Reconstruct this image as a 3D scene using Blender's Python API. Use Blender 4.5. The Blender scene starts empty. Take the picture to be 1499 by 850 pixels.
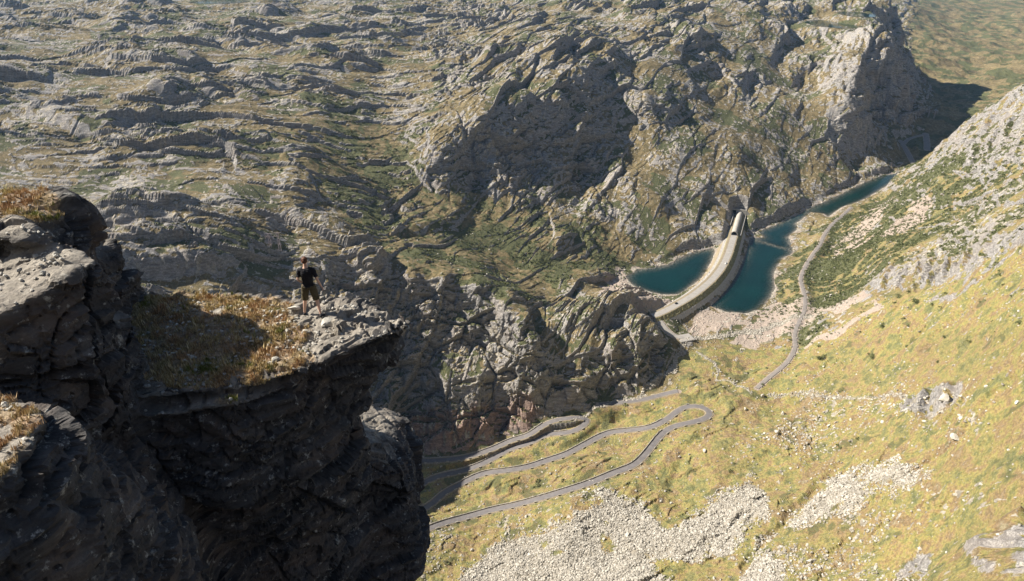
import bpy, bmesh, math, random, time
import numpy as np
from mathutils import Vector, Matrix, Quaternion
T0 = time.time()
random.seed(7)
rng = np.random.default_rng(11)
Q = 1.0                                   # mesh density factor of the terrain

# ------------------------------------------------------------------ camera, light, exposure
SC = bpy.context.scene
CAMZ, PITCH, F = 420.0, math.radians(28.0), 1013.0
CU, CV = 749.5, 425.0
cam_d = bpy.data.cameras.new("camera"); cam = bpy.data.objects.new("camera", cam_d)
SC.collection.objects.link(cam); SC.camera = cam
cam.location = (0, 0, CAMZ); cam.rotation_euler = (math.pi/2 - PITCH, 0, 0)
cam_d.sensor_width = 36.0; cam_d.lens = F/1499.0*36.0
cam_d.clip_start = 0.1; cam_d.clip_end = 60000
SUN_EL, SUN_AZ = math.radians(36.5), math.radians(13)      # SUN_AZ: how far behind the picture's left edge the sun stands
to_sun = Vector((-math.cos(SUN_EL)*math.cos(SUN_AZ), math.cos(SUN_EL)*math.sin(SUN_AZ), math.sin(SUN_EL)))
w = bpy.data.worlds.new("World"); SC.world = w; w.use_nodes = True
nt = w.node_tree; bg = nt.nodes["Background"]
sky = nt.nodes.new("ShaderNodeTexSky"); sky.sky_type = 'NISHITA'; sky.sun_disc = False
sky.sun_elevation = SUN_EL; sky.sun_rotation = math.atan2(to_sun.x, to_sun.y); sky.altitude = 900
nt.links.new(sky.outputs[0], bg.inputs[0]); bg.inputs[1].default_value = 0.05
sd = bpy.data.lights.new("sun", 'SUN'); so = bpy.data.objects.new("sun", sd); SC.collection.objects.link(so)
sd.energy = 5.0; sd.angle = math.radians(0.5); sd.color = (1.0, 0.92, 0.80)
so.location = (-300, 100, 900); so.rotation_euler = to_sun.to_track_quat('Z', 'Y').to_euler()
SC.view_settings.view_transform = 'Standard'; SC.view_settings.look = 'None'
SC.view_settings.exposure = 1.33; SC.view_settings.gamma = 1.0
SC.cycles.max_bounces = 5; SC.cycles.diffuse_bounces = 3; SC.cycles.volume_bounces = 0
SC.cycles.use_denoising = True

# ------------------------------------------------------------------ helpers
COL = SC.collection
def tag(o, label=None, cat=None, group=None, kind=None):
    if label: o["label"] = label
    if cat: o["category"] = cat
    if group: o["group"] = group
    if kind: o["kind"] = kind
    return o
def empty(name, loc=(0,0,0), rz=0.0, quat=None):
    o = bpy.data.objects.new(name, None); COL.objects.link(o); o.location = loc
    o.empty_display_size = 0.2
    if quat is not None: o.rotation_mode = 'QUATERNION'; o.rotation_quaternion = quat
    else: o.rotation_euler = (0, 0, rz)
    return o
def mesh_np(name, V, faces_flat, nside, mat=None, parent=None, smooth=False):
    """V (n,3) array, faces_flat int array of nside-gons -> one object"""
    V = np.asarray(V, np.float32); Fc = np.asarray(faces_flat, np.int32).reshape(-1, nside)
    me = bpy.data.meshes.new(name)
    me.vertices.add(len(V)); me.vertices.foreach_set("co", V.ravel())
    me.loops.add(Fc.size); me.loops.foreach_set("vertex_index", Fc.ravel())
    me.polygons.add(len(Fc)); me.polygons.foreach_set("loop_start", np.arange(0, Fc.size, nside, dtype=np.int32))
    me.polygons.foreach_set("use_smooth", np.full(len(Fc), smooth))
    me.update(calc_edges=True)
    o = bpy.data.objects.new(name, me); COL.objects.link(o)
    if mat: me.materials.append(mat)
    if parent: o.parent = parent
    return o
def obj_bm(name, bm, mat=None, parent=None, smooth=False):
    me = bpy.data.meshes.new(name); bmesh.ops.recalc_face_normals(bm, faces=bm.faces); bm.to_mesh(me); bm.free()
    for p in me.polygons: p.use_smooth = smooth
    if mat: me.materials.append(mat)
    o = bpy.data.objects.new(name, me); COL.objects.link(o)
    if parent: o.parent = parent
    return o
def copy_tree(o, parent=None):
    c = o.copy(); COL.objects.link(c); c.parent = parent
    for ch in [x for x in bpy.data.objects if x.parent is o]: copy_tree(ch, c)
    return c

CP, SP = math.cos(PITCH), math.sin(PITCH)
def ray(u, v):
    a = (np.asarray(u, float) - CU)/F; b = (CV - np.asarray(v, float))/F
    return np.stack([a, CP + SP*b, -SP + CP*b], -1)
def at_z(u, v, z):
    d = ray(u, v); t = (z - CAMZ)/d[..., 2]
    return d*t[..., None] + np.array([0, 0, CAMZ]) if np.ndim(t) else d*t + np.array([0, 0, CAMZ])
def at_d(u, v, t):
    d = ray(u, v); return d*t + np.array([0, 0, CAMZ])
def project(X, Y, Z):
    dz = Z - CAMZ
    fwd = Y*CP - dz*SP; up = Y*SP + dz*CP
    fwd = np.where(fwd < 1e-3, 1e-3, fwd)
    return CU + F*X/fwd, CV - F*up/fwd

# numpy noise
_P = rng.permutation(256).astype(np.int32); _P = np.concatenate([_P, _P])
_G2 = np.stack([np.cos(np.arange(256)*2.399963), np.sin(np.arange(256)*2.399963)], -1).astype(np.float32)
_g = rng.normal(size=(256, 3)); _G3 = (_g/np.linalg.norm(_g, axis=1)[:, None]).astype(np.float32)
def n2(x, y, s=0):
    x = np.asarray(x, np.float32) + s*37.31; y = np.asarray(y, np.float32) - s*19.77
    xf = np.floor(x); yf = np.floor(y); ix = xf.astype(np.int32) & 255; iy = yf.astype(np.int32) & 255
    fx = x - xf; fy = y - yf
    u = fx*fx*fx*(fx*(fx*6-15)+10); v = fy*fy*fy*(fy*(fy*6-15)+10)
    a = _P[ix]; b = _P[(ix+1) & 255]; iy1 = (iy+1) & 255
    def gr(h, dx, dy):
        g = _G2[h]; return g[..., 0]*dx + g[..., 1]*dy
    n00 = gr(_P[a+iy], fx, fy); n10 = gr(_P[b+iy], fx-1, fy)
    n01 = gr(_P[a+iy1], fx, fy-1); n11 = gr(_P[b+iy1], fx-1, fy-1)
    p = n00 + u*(n10-n00); q = n01 + u*(n11-n01)
    return (p + v*(q-p))*1.5
def n3(x, y, z, s=0):
    x = np.asarray(x, np.float32) + s*37.31; y = np.asarray(y, np.float32) - s*19.77; z = np.asarray(z, np.float32) + s*7.13
    xf = np.floor(x); yf = np.floor(y); zf = np.floor(z)
    ix = xf.astype(np.int32) & 255; iy = yf.astype(np.int32) & 255; iz = zf.astype(np.int32) & 255
    fx = x-xf; fy = y-yf; fz = z-zf
    u = fx*fx*fx*(fx*(fx*6-15)+10); v = fy*fy*fy*(fy*(fy*6-15)+10); w_ = fz*fz*fz*(fz*(fz*6-15)+10)
    iz1 = (iz+1) & 255
    def gr(h, dx, dy, dz):
        g = _G3[h]; return g[..., 0]*dx + g[..., 1]*dy + g[..., 2]*dz
    out = None
    for cx in (0, 1):
        a = _P[(ix+cx) & 255]
        for cy in (0, 1):
            ab = _P[a + ((iy+cy) & 255)]
            l0 = gr(_P[ab+iz], fx-cx, fy-cy, fz); l1 = gr(_P[ab+iz1], fx-cx, fy-cy, fz-1)
            l = l0 + w_*(l1-l0)
            wt = (u if cx else 1-u)*(v if cy else 1-v)
            out = wt*l if out is None else out + wt*l
    return out*1.5
def fbm2(x, y, o=4, s=0, g=0.5):
    r = 0; a = 1.0
    for i in range(o):
        r = r + a*n2(x, y, s+i*3); a *= g; x = x*2.03; y = y*2.03
    return r
def fbm3(x, y, z, o=4, s=0, g=0.5):
    r = 0; a = 1.0
    for i in range(o):
        r = r + a*n3(x, y, z, s+i*3); a *= g; x = x*2.03; y = y*2.03; z = z*2.03
    return r
def worley(x, y, s=0):
    """cell id random, F1, F2-F1 in 2d"""
    xf = np.floor(x); yf = np.floor(y); ix = xf.astype(np.int32); iy = yf.astype(np.int32)
    f1 = np.full(x.shape, 9.0, np.float32); f2 = f1.copy(); idr = np.zeros(x.shape, np.float32)
    for dx in (-1, 0, 1):
        for dy in (-1, 0, 1):
            h = _P[_P[(ix+dx+s*17) & 255] + ((iy+dy) & 255)]
            px = xf+dx + _P[h+3]/256.0; py = yf+dy + _P[h+91]/256.0
            d = np.sqrt((px-x)**2 + (py-y)**2).astype(np.float32)
            c = d < f1
            f2 = np.where(c, f1, np.minimum(f2, d)); idr = np.where(c, _P[h+151]/256.0, idr); f1 = np.where(c, d, f1)
    return f1, f2-f1, idr
def facets3(x, y, z, seed, jit=0.9):
    xf, yf, zf = np.floor(x), np.floor(y), np.floor(z); ix, iy, iz = (k.astype(np.int32) for k in (xf, yf, zf))
    f1 = np.full(x.shape, 9.0, np.float32); f2 = f1.copy(); H = np.zeros(x.shape, np.float32)
    for a in (-1, 0, 1):
        for b in (-1, 0, 1):
            for c in (-1, 0, 1):
                h = _P[_P[_P[(ix+a+seed*13) & 255] + ((iy+b) & 255)] + ((iz+c) & 255)]
                ox = x-(xf+a+_P[h+3]/256.0*jit); oy = y-(yf+b+_P[h+91]/256.0*jit); oz = z-(zf+c+_P[h+200]/256.0*jit)
                d = ox*ox+oy*oy+oz*oz; m_ = d < f1
                hh = (_P[h+151]/256.0-0.5)*1.2 + ox*(_P[h+31]/128.0-1)*.6 + oy*(_P[h+77]/128.0-1)*.6 + oz*(_P[h+17]/128.0-1)*.6
                f2 = np.where(m_, f1, np.minimum(f2, d)); H = np.where(m_, hh, H); f1 = np.where(m_, d, f1)
    return H, np.sqrt(f2)-np.sqrt(f1)
def sst(a, b, x):
    t = np.clip((x-a)/(b-a), 0, 1); return t*t*(3-2*t)
def poly_sd(U, V, pts, closed=True):
    """signed distance to polygon (negative inside), all points"""
    P = np.asarray(pts, float); n = len(P)
    d2 = np.full(U.shape, 1e18); ins = np.zeros(U.shape, bool)
    for i in range(n if closed else n-1):
        x0, y0 = P[i]; x1, y1 = P[(i+1) % n]
        ex, ey = x1-x0, y1-y0; L = ex*ex+ey*ey+1e-12
        t = np.clip(((U-x0)*ex + (V-y0)*ey)/L, 0, 1)
        d2 = np.minimum(d2, (U-x0-t*ex)**2 + (V-y0-t*ey)**2)
        if closed:
            c = ((y0 > V) != (y1 > V)) & (U < (x1-x0)*(V-y0)/((y1-y0) if abs(y1-y0) > 1e-9 else 1e-9) + x0)
            ins ^= c
    d = np.sqrt(d2)
    return np.where(ins, -d, d) if closed else d
def blob(U, V, pts, soft=12.0, pad=60):
    """soft membership 0..1 of a polygon in plan"""
    P = np.asarray(pts, float); out = np.zeros(U.shape, np.float32)
    m = (U > P[:, 0].min()-pad) & (U < P[:, 0].max()+pad) & (V > P[:, 1].min()-pad) & (V < P[:, 1].max()+pad)
    if m.any(): out[m] = sst(soft, -soft, poly_sd(U[m], V[m], P))
    return out

# node helper
class NT:
    def __init__(s, name):
        s.m = bpy.data.materials.new(name); s.m.use_nodes = True; s.t = s.m.node_tree
        s.b = s.t.nodes["Principled BSDF"]; s.o = s.t.nodes["Material Output"]; s.b.inputs["Specular IOR Level"].default_value = 0.2
        s.b.inputs["Roughness"].default_value = 0.9
    def n(s, ty, **k):
        x = s.t.nodes.new(ty)
        for a, v in k.items(): setattr(x, a, v)
        return x
    def l(s, a, b): s.t.links.new(a, b)
    def pos(s):
        g = s.n("ShaderNodeNewGeometry"); return g.outputs["Position"]
    def noise(s, scale, det=3, rough=0.55, vec=None, dist=0.0, stretch=None, rot=None):
        x = s.n("ShaderNodeTexNoise"); x.inputs["Scale"].default_value = scale; x.inputs["Detail"].default_value = det
        x.inputs["Roughness"].default_value = rough; x.inputs["Distortion"].default_value = dist
        v = vec if vec is not None else s.pos()
        if stretch or rot:
            mp = s.n("ShaderNodeMapping"); mp.inputs["Scale"].default_value = stretch or (1,1,1); mp.inputs["Rotation"].default_value = rot or (0,0,0)
            s.l(v, mp.inputs["Vector"]); v = mp.outputs[0]
        s.l(v, x.inputs["Vector"]); return x.outputs["Fac"]
    def ramp(s, fac, stops):
        r = s.n("ShaderNodeValToRGB"); s.l(fac, r.inputs[0]); e = r.color_ramp.elements
        while len(e) > 1: e.remove(e[-1])
        for i, (p, c) in enumerate(stops):
            el = e[0] if i == 0 else e.new(p)
            el.position = p; el.color = (c[0], c[1], c[2], 1) if not isinstance(c, (int, float)) else (c, c, c, 1)
        return r.outputs[0]
    def mix(s, f, a, b, mode='MIX'):
        m = s.n("ShaderNodeMix"); m.data_type = 'RGBA'; m.blend_type = mode
        for v, i in ((f, 0), (a, 6), (b, 7)):
            if isinstance(v, (int, float)): m.inputs[i].default_value = v if i == 0 else (v, v, v, 1)
            elif isinstance(v, tuple): m.inputs[i].default_value = (*v, 1)
            else: s.l(v, m.inputs[i])
        return m.outputs[2]
    def math(s, op, a, b=0.0, c=None):
        m = s.n("ShaderNodeMath"); m.operation = op
        for v, i in ((a, 0), (b, 1), (c, 2)):
            if v is None: continue
            if isinstance(v, (int, float)): m.inputs[i].default_value = v
            else: s.l(v, m.inputs[i])
        return m.outputs[0]
    def bump(s, h, dist, strength=1.0):
        b = s.n("ShaderNodeBump"); b.inputs["Distance"].default_value = dist; b.inputs["Strength"].default_value = strength
        s.l(h, b.inputs["Height"]); s.l(b.outputs[0], s.b.inputs["Normal"])
    def color(s, c):
        if isinstance(c, tuple): s.b.inputs["Base Color"].default_value = (*c, 1)
        else: s.l(c, s.b.inputs["Base Color"])
        return s.m
def simple(name, c, rough=0.7, var=0.15, scale=3.0, metal=0.0):
    k = NT(name); n = k.noise(scale, 4)
    k.color(k.ramp(n, [(0.3, tuple(x*(1-var) for x in c)), (0.7, tuple(min(1, x*(1+var)) for x in c))]))
    k.b.inputs["Roughness"].default_value = rough; k.b.inputs["Metallic"].default_value = metal
    return k.m
# ------------------------------------------------------------------ base relief: spot heights (u, v, z) read off the photograph, turned into map points
SPOT = """
1320 253 1;1245 277 1;1190 300 1;1108 337 3;1134 397 2;1129 435 2;1095 460 2;1045 450 3;1170 330 3;1221 316 3;1270 292 3
915 404 2;1000 374 2;1045 362 4;968 433 2;941 426 2;1040 385 3;890 430 6;885 405 9;1000 470 3;1050 475 1;1090 300 24;1065 318 16;1105 322 14
1000 510 -5;985 545 -13;1040 520 -2;1110 565 2;960 572 -22;900 590 -32;800 628 -47;700 657 -62;610 675 -76;545 700 -84
600 705 -74;850 705 -34;1040 600 -8;620 770 -62;800 730 -43;930 690 -24;740 685 -60;850 640 -42;950 630 -24;980 580 -18;870 606 -36
610 850 -55;800 850 -30;1000 850 0;1200 850 48;1350 850 98;1499 850 150;1499 700 165;1499 500 185;1499 300 200;1499 128 232
1450 155 192;1400 195 142;1350 236 74;1326 250 22;1340 225 12;1360 180 16;1400 150 8;1450 100 0;1499 60 -5;1420 60 0;1385 35 0;1499 5 0;1440 10 -5
1200 330 12;1180 400 14;1170 470 14;1150 530 8;1300 350 72;1400 300 132;1250 400 60;1350 420 107;1300 500 76;1220 520 32;1250 600 42
1400 550 126;1350 650 97;1200 700 30;1100 650 2;1100 750 5;1250 780 58;1400 750 117;1250 312 14;1300 288 30;1150 600 8
480 388 98;545 390 93;600 397 86;650 410 78;700 428 66;740 455 52;765 490 34;600 470 40;650 500 18;560 500 18;700 500 16;740 540 2;650 560 -8;650 600 -27;650 662 -66;580 560 -12;580 620 -40;590 665 -76;710 600 -30;740 640 -60;700 560 -8
850 455 28;900 462 27;945 478 24;963 492 16;965 520 -3;950 575 -22;800 480 26;850 540 6;900 530 12;850 590 -24;800 575 -12;890 570 -14;940 545 0
650 380 62;550 370 82;450 385 101;300 400 117;170 430 122;150 350 138;300 330 133;100 300 148;250 262 142;250 226 163;150 262 147;150 230 163;0 300 153;0 200 178;0 100 205;0 0 228
150 100 203;300 100 200;300 0 228;150 0 228;450 100 192;450 200 152;450 300 112;550 300 92;600 250 108;600 150 158;600 60 198;600 0 226;450 0 226;350 200 158
650 330 70;750 345 46;750 405 31;850 405 20;850 345 30;900 350 23;950 350 17;1050 330 17;800 420 24
640 225 130;700 190 152;760 160 167;820 120 190;880 85 207;940 150 152;650 262 103;700 272 86;780 272 74;850 200 122;860 258 72;930 190 114;930 250 74;880 300 50;960 300 44;800 310 55;900 130 165
1000 200 104;1000 100 176;1000 40 222;900 20 238;1000 0 248;1100 100 154;1100 200 87;1100 262 45;1200 262 22;1200 200 64;1200 130 115;1200 60 172;1290 40 220;1306 46 216;1268 80 190;1262 112 160;1265 168 68;1290 174 56;1315 180 44;1335 174 34;1332 80 12;1332 110 15;1347 135 18;1374 160 20
1250 220 34;1290 232 20;1310 215 20;1250 0 240;1310 0 225;1335 60 22;1350 20 40;1370 45 12;750 60 214;750 0 236;1100 20 228;1040 150 128
"""
pts = []
for ln in SPOT.replace("\n", ";").split(";"):
    if ln.strip():
        u, v, z = map(float, ln.split()); p = at_z(u, v, z); pts.append((p[0], p[1], z))
def pol(deg, r, z): pts.append((r*math.sin(math.radians(deg)), r*math.cos(math.radians(deg)), z))
# beyond the far ridge of the right-hand shoulder the ground drops to the valley again
for u, v, t, z in ((1499, 120, 1150, 150), (1499, 110, 1500, 40), (1450, 150, 1250, 90), (1450, 140, 1500, 20), (1400, 190, 1250, 50), (1350, 230, 1250, 25)):
    p = at_d(u, v, t); pts.append((p[0], p[1], z))
for d, r, z in ((-45,500,110),(-50,900,210),(-45,1600,240),(-44,3500,300),(-20,3500,300),(0,3500,330),(15,3500,280),(24,4200,120),(30,4500,10),(38,6500,5),(42,2600,120),(48,1500,300),(45,900,330),(50,450,310),
                (45,300,215),(-44,9000,420),(-15,9000,450),(10,9000,430),(30,9000,200),(42,9000,350),(25,2700,30),(20,2900,235),
                (0,200,60),(20,200,90),(40,180,200),(-20,200,40),(-40,250,70),(-30,400,-20),(-38,420,10),(0,100,160),(30,90,250),(-30,100,220),(-30,40,330),(0,40,230),(30,40,280),(0,15,270),(-40,15,340),
                (90,60,330),(90,250,380),(90,900,600),(90,3000,800),(180,60,400),(180,300,520),(180,1500,700),(180,8000,800),(-90,60,390),(-90,300,420),(-90,1200,500),(-90,5000,600),(130,2000,800),(-130,2000,700),(-70,700,280),(-70,2500,350),(70,1500,500),(66,5000,700)):
    pol(d, r, z)
PT = np.array(pts)
def warp(x, y):
    r = np.sqrt(x*x+y*y)+8.0; th = np.arctan2(x, y)
    return np.stack([th*2.3, np.log(r)*1.25], -1)
Wp = warp(PT[:, 0], PT[:, 1])
D = np.linalg.norm(Wp[:, None]-Wp[None], axis=-1); A = np.sqrt(D*D+0.0004); n = len(PT)
A = A - np.eye(n)*0.004
M = np.zeros((n+3, n+3)); M[:n, :n] = A; M[:n, n] = 1; M[n, :n] = 1; M[:n, n+1:] = Wp; M[n+1:, :n] = Wp.T
rhs = np.concatenate([PT[:, 2], [0, 0, 0]]); CF = np.linalg.solve(M, rhs)
# sampled on a polar lattice
TH = np.concatenate([np.linspace(-math.pi, -0.80, 50)[:-1], np.linspace(-0.80, 0.80, 420), np.linspace(0.80, math.pi, 50)[1:]])
RH = np.linspace(math.log(12.0), math.log(24000.0), 900)
def rbf(x, y):
    W = warp(x, y); out = np.zeros(W.shape[:-1])
    for i in range(n):
        out += CF[i]*np.sqrt((W[..., 0]-Wp[i, 0])**2 + (W[..., 1]-Wp[i, 1])**2 + 0.0004)
    return out + CF[n] + CF[n+1]*W[..., 0] + CF[n+2]*W[..., 1]
gt, gr_ = np.meshgrid(TH, RH, indexing='ij'); gR = np.exp(gr_)-8.0
BASE = rbf(gR*np.sin(gt), gR*np.cos(gt)).astype(np.float32)
seam = sst(2.6, 3.14, np.abs(gt)); BASE = BASE*(1-seam) + ((BASE[0]+BASE[-1])/2)[None]*seam
def base_z(x, y):
    th = np.arctan2(x, y); rh = np.log(np.sqrt(x*x+y*y)+8.0)
    fi = np.interp(th, TH, np.arange(len(TH))); fj = np.clip((rh-RH[0])/(RH[1]-RH[0]), 0, len(RH)-1.001)
    i = np.minimum(fi.astype(int), len(TH)-2); j = fj.astype(int); a = fi-i; b = fj-j
    return (BASE[i, j]*(1-a)*(1-b) + BASE[i+1, j]*a*(1-b) + BASE[i, j+1]*(1-a)*b + BASE[i+1, j+1]*a*b)
def hit(u, v):
    d = ray(u, v); t = np.exp(np.linspace(math.log(200), math.log(9000), 4000))
    p = d[None]*t[:, None]; z = CAMZ + p[:, 2]; g = base_z(p[:, 0], p[:, 1])
    k = np.argmax(z < g)
    if z[k] >= g[k]: k = len(t)-1
    a0 = z[k-1]-g[k-1]; a1 = z[k]-g[k]; f = a0/(a0-a1); tt = t[k-1] + f*(t[k]-t[k-1])
    q = d*tt; return np.array([q[0], q[1], CAMZ+q[2]])

LAKE_A = [(1321,252),(1289,257),(1269,265),(1240,279),(1207,295),(1190,301),(1163,316),(1139,327),(1110,339),(1118,347),(1098,348),(1094,360),(1088,377),(1077,397),(1060,421),(1040,448),(1064,457),(1094,459),(1112,453),(1129,435),(1135,421),(1134,397),(1146,378),(1159,372),(1161,363),(1154,347),(1168,336),(1166,327),(1188,311),(1204,312),(1213,317),(1234,304),(1269,290),(1303,269)]
LAKE_B = [(915,404),(934,394),(955,391),(978,387),(1006,372),(1019,368),(1045,363),(1047,370),(1040,387),(1030,404),(1006,424),(995,431),(968,431),(941,424),(924,416)]
def lake_poly(P, z=0.0): return np.array([at_z(u, v, z)[:2] for u, v in P])
LA, LB = lake_poly(LAKE_A), lake_poly(LAKE_B)
POOLS = []      # small tarns on the plateau: (centre, radii, level)
for u, v, a, b in ((1222, 39, 66, 80), (1252, 25, 40, 60), (322, 6, 75, 60)):
    h = hit(u, v); POOLS.append((h, a, b))

# roads as centre lines
def smooth_line(P, step, it=6):
    P = np.asarray(P, float)
    # Catmull-Rom
    Pe = np.vstack([2*P[0]-P[1], P, 2*P[-1]-P[-2]]); out = []
    for i in range(1, len(Pe)-2):
        p0, p1, p2, p3 = Pe[i-1:i+3]; k = max(2, int(np.linalg.norm((p2-p1)[:2])/step))
        t = np.linspace(0, 1, k, endpoint=False)[:, None]
        out.append(0.5*((2*p1)+(-p0+p2)*t+(2*p0-5*p1+4*p2-p3)*t*t+(-p0+3*p1-3*p2+p3)*t**3))
    L = np.vstack(out+[P[-1:]])
    for _ in range(it*6):
        L[1:-1, 2] = (L[:-2, 2]+L[1:-1, 2]*2+L[2:, 2])/4
    for _ in range(2): L[1:-1, :2] = (L[:-2, :2]+L[1:-1, :2]*2+L[2:, :2])/4
    return L
HAIR = [(560,800),(615,775),(660,765),(715,750),(760,738),(810,722),(860,706),(900,693),(928,680),(945,664),(958,648),(968,636),(985,625),(1010,618),(1030,611),(1042,602),(1035,594),(1018,591),(998,596),(980,610),(955,622),(925,630),(890,638),(860,647),(830,662),(800,676),(770,684),(735,687),(705,695),(672,712),(650,724),(620,742),(560,760)]
HAIR2 = [(560,738),(604,712),(640,700),(680,688),(715,675),(745,660),(775,646),(800,636),(822,631)]
HAIR3 = [(560,726),(588,702),(592,686),(604,677),(640,673),(680,668),(715,660),(750,648),(775,636),(795,622),(812,610),(828,605),(845,606),(857,611),(860,619),(851,625),(837,629),(822,632),(800,637)]+HAIR2[::-1][2:]
ROAD_UP = [(878,592),(915,589),(950,584),(975,577),(992,572)]
OLD = [(1108,568),(1125,553),(1145,537),(1158,522),(1165,505),(1163,490),(1170,470),(1178,452),(1178,430),(1172,410),(1178,392),(1190,372),(1200,358),(1207,343),(1218,328),(1232,316),(1246,303)]
FARR = [(1318,205),(1328,222),(1334,233),(1338,241)]
FARR2 = [(1355,195),(1357,208),(1357,219)]
FARR3 = [(1322,211),(1330,203),(1342,199),(1355,196)]
def road_line(P, step=5.0): return smooth_line([hit(u, v) for u, v in P], step)
ROADS = [("road", road_line(HAIR), 2.9, 'asphalt'), ("road", road_line(HAIR3), 2.9, 'asphalt'),
         ("road", road_line(ROAD_UP), 2.8, 'asphalt'), ("track", road_line(OLD), 1.9, 'oldroad'),
         ("road", road_line(FARR), 4.0, 'oldroad'), ("road", road_line(FARR2), 5.0, 'oldroad'), ("road", road_line(FARR3), 3.0, 'oldroad')]
# the road over the dam and the spur down to the lay-by
DAMZ = 13.0
DAM_UV = [(940,463),(956,462),(975,454),(992,445),(1010,434.5),(1026,423),(1041,410),(1053,396),(1061,383),(1067,369),(1071,356),(1074,346),(1078.5,330),(1083,314)]
DL = smooth_line([at_z(u, v, DAMZ) for u, v in DAM_UV], 5.0, 1); DL[:, 2] = DAMZ
SPUR = smooth_line([at_z(957,460,DAMZ), at_z(966,470,9.5), at_z(975,482,6), at_z(986,491,3.0), at_z(1002,494,1.5)], 3.0, 1)
print("base", round(time.time()-T0, 1))

# ------------------------------------------------------------------ the ground mesh: rows follow the profile of each column
NC = int(1180*Q); thc = np.linspace(-0.70, 0.70, NC); dth = thc[1]-thc[0]
side = []; a = 0.70; st = dth
while a < math.pi: st *= 1.10; st = min(st, 0.09); a += st; side.append(a)
side = np.array(side); side = side[side < math.pi-0.02]
TC = np.concatenate([-side[::-1], thc, side])
rr = np.exp(np.linspace(math.log(10), math.log(22000), 2600))
tt, r2 = np.meshgrid(TC, rr, indexing='ij'); zz = base_z(r2*np.sin(tt), r2*np.cos(tt))
dist = np.sqrt(r2**2 + (zz-CAMZ)**2); dep = np.arctan2(CAMZ-zz, r2)
dr = np.diff(r2, axis=1); dz = np.diff(zz, axis=1)
wgt = np.where(dep > 0.98, 0.10, 1.0)*np.where(r2 > 2400, 0.55, 1.0)*np.where(r2 > 6000, 0.25, 1.0)
seg = np.sqrt(dr*dr + dz*dz)/dist[:, 1:]*wgt[:, 1:]
cum = np.concatenate([np.zeros((len(TC), 1)), np.cumsum(seg, axis=1)], axis=1)
cm = cum.copy()
ker = np.ones(9)/9                                     # neighbouring columns keep in step
NR = int(1560*Q)
R = np.empty((len(TC), NR)); q = np.linspace(0, 1, NR)
for i in range(len(TC)): R[i] = np.interp(q*cum[i, -1], cum[i], rr)
for _ in range(6):
    R[1:-1] = (R[:-2]+2*R[1:-1]+R[2:])/4
X = R*np.sin(TC)[:, None]; Y = R*np.cos(TC)[:, None]; Z = base_z(X, Y)
del tt, r2, zz, dist, dep, dr, dz, wgt, seg, cum, cm
print("grid", X.shape, round(time.time()-T0, 1))
def normals(X, Y, Z):
    a = np.stack([np.gradient(k, axis=0) for k in (X, Y, Z)], -1); b = np.stack([np.gradient(k, axis=1) for k in (X, Y, Z)], -1)
    N = np.cross(b, a); N /= np.linalg.norm(N, axis=-1)[..., None]+1e-9
    N *= np.sign(N[..., 2:3]+1e-9); return N
U, V = project(X, Y, Z)
XB, YB, ZB = X.copy(), Y.copy(), Z.copy()
N0 = normals(X, Y, Z)
# large soft undulation
near = sst(60, 260, R)
Z = Z + near*(fbm2(X/170, Y/170, 3, 1)*9.0)
slope0 = 1-N0[..., 2]

# plan masks ----------------------------------------------------------------
wob = fbm2(X/22, Y/22, 4, 5); Uw = U + wob*13; Vw = V + n2(X/27, Y/27, 9)*11
MEAD = blob(Uw, Vw, [(600,690),(700,665),(800,632),(880,594),(980,570),(1000,520),(1040,495),(1090,500),(1180,505),(1290,450),(1420,395),(1499,360),(1900,200),(1900,1100),(400,1100),(560,760)], 10, 500)
RIGHT = blob(Uw, Vw, [(1120,460),(1150,380),(1180,330),(1240,305),(1325,252),(1400,198),(1499,120),(1900,-50),(1900,500),(1300,480),(1150,520)], 8, 500)
VALL = blob(Uw, Vw, [(1378,160),(1340,110),(1330,40),(1360,-60),(1900,-60),(1900,120),(1499,128),(1400,196),(1345,238),(1310,238),(1310,205),(1345,175)], 9, 500)
SHR = np.maximum.reduce([blob(Uw, Vw, [(1165,395),(1185,365),(1235,320),(1290,285),(1345,240),(1440,200),(1499,190),(1499,240),(1410,310),(1330,370),(1280,405),(1210,425),(1178,420)], 10),
      0.7*blob(Uw, Vw, [(430,170),(560,185),(650,240),(760,300),(880,330),(930,380),(880,415),(700,425),(590,390),(520,350),(430,270),(300,230)], 22),
      0.95*blob(Uw, Vw, [(1120,420),(1145,392),(1165,395),(1172,430),(1140,450)], 5)])
SCREE = np.maximum.reduce([blob(Uw, Vw, P, 16) for P in (
      [(872,716),(928,732),(960,760),(992,768),(1032,744),(1052,720),(1092,712),(1122,728),(1112,760),(1080,776),(1074,816),(950,816),(985,870),(660,870),(720,800),(768,780),(835,770),(860,744)],
      [(1220,700),(1260,684),(1292,684),(1360,700),(1320,716),(1260,732),(1240,760),(1180,772),(1140,780),(1092,824),(1140,772),(1160,756),(1212,732)],
      [(1045,870),(1092,836),(1124,832),(1150,870)])])
HALO = np.maximum.reduce([blob(Uw, Vw, P, 48) for P in (
      [(872,716),(928,732),(960,760),(992,768),(1032,744),(1052,720),(1092,712),(1122,728),(1112,760),(1080,776),(1074,816),(950,816),(985,870),(660,870),(720,800),(768,780),(835,770),(860,744)],
      [(1220,700),(1260,684),(1292,684),(1360,700),(1320,716),(1260,732),(1240,760),(1180,772),(1140,780),(1092,824),(1140,772),(1160,756),(1212,732)],
      [(1045,870),(1092,836),(1124,832),(1150,870)])])
SCREE = SCREE*near
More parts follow.
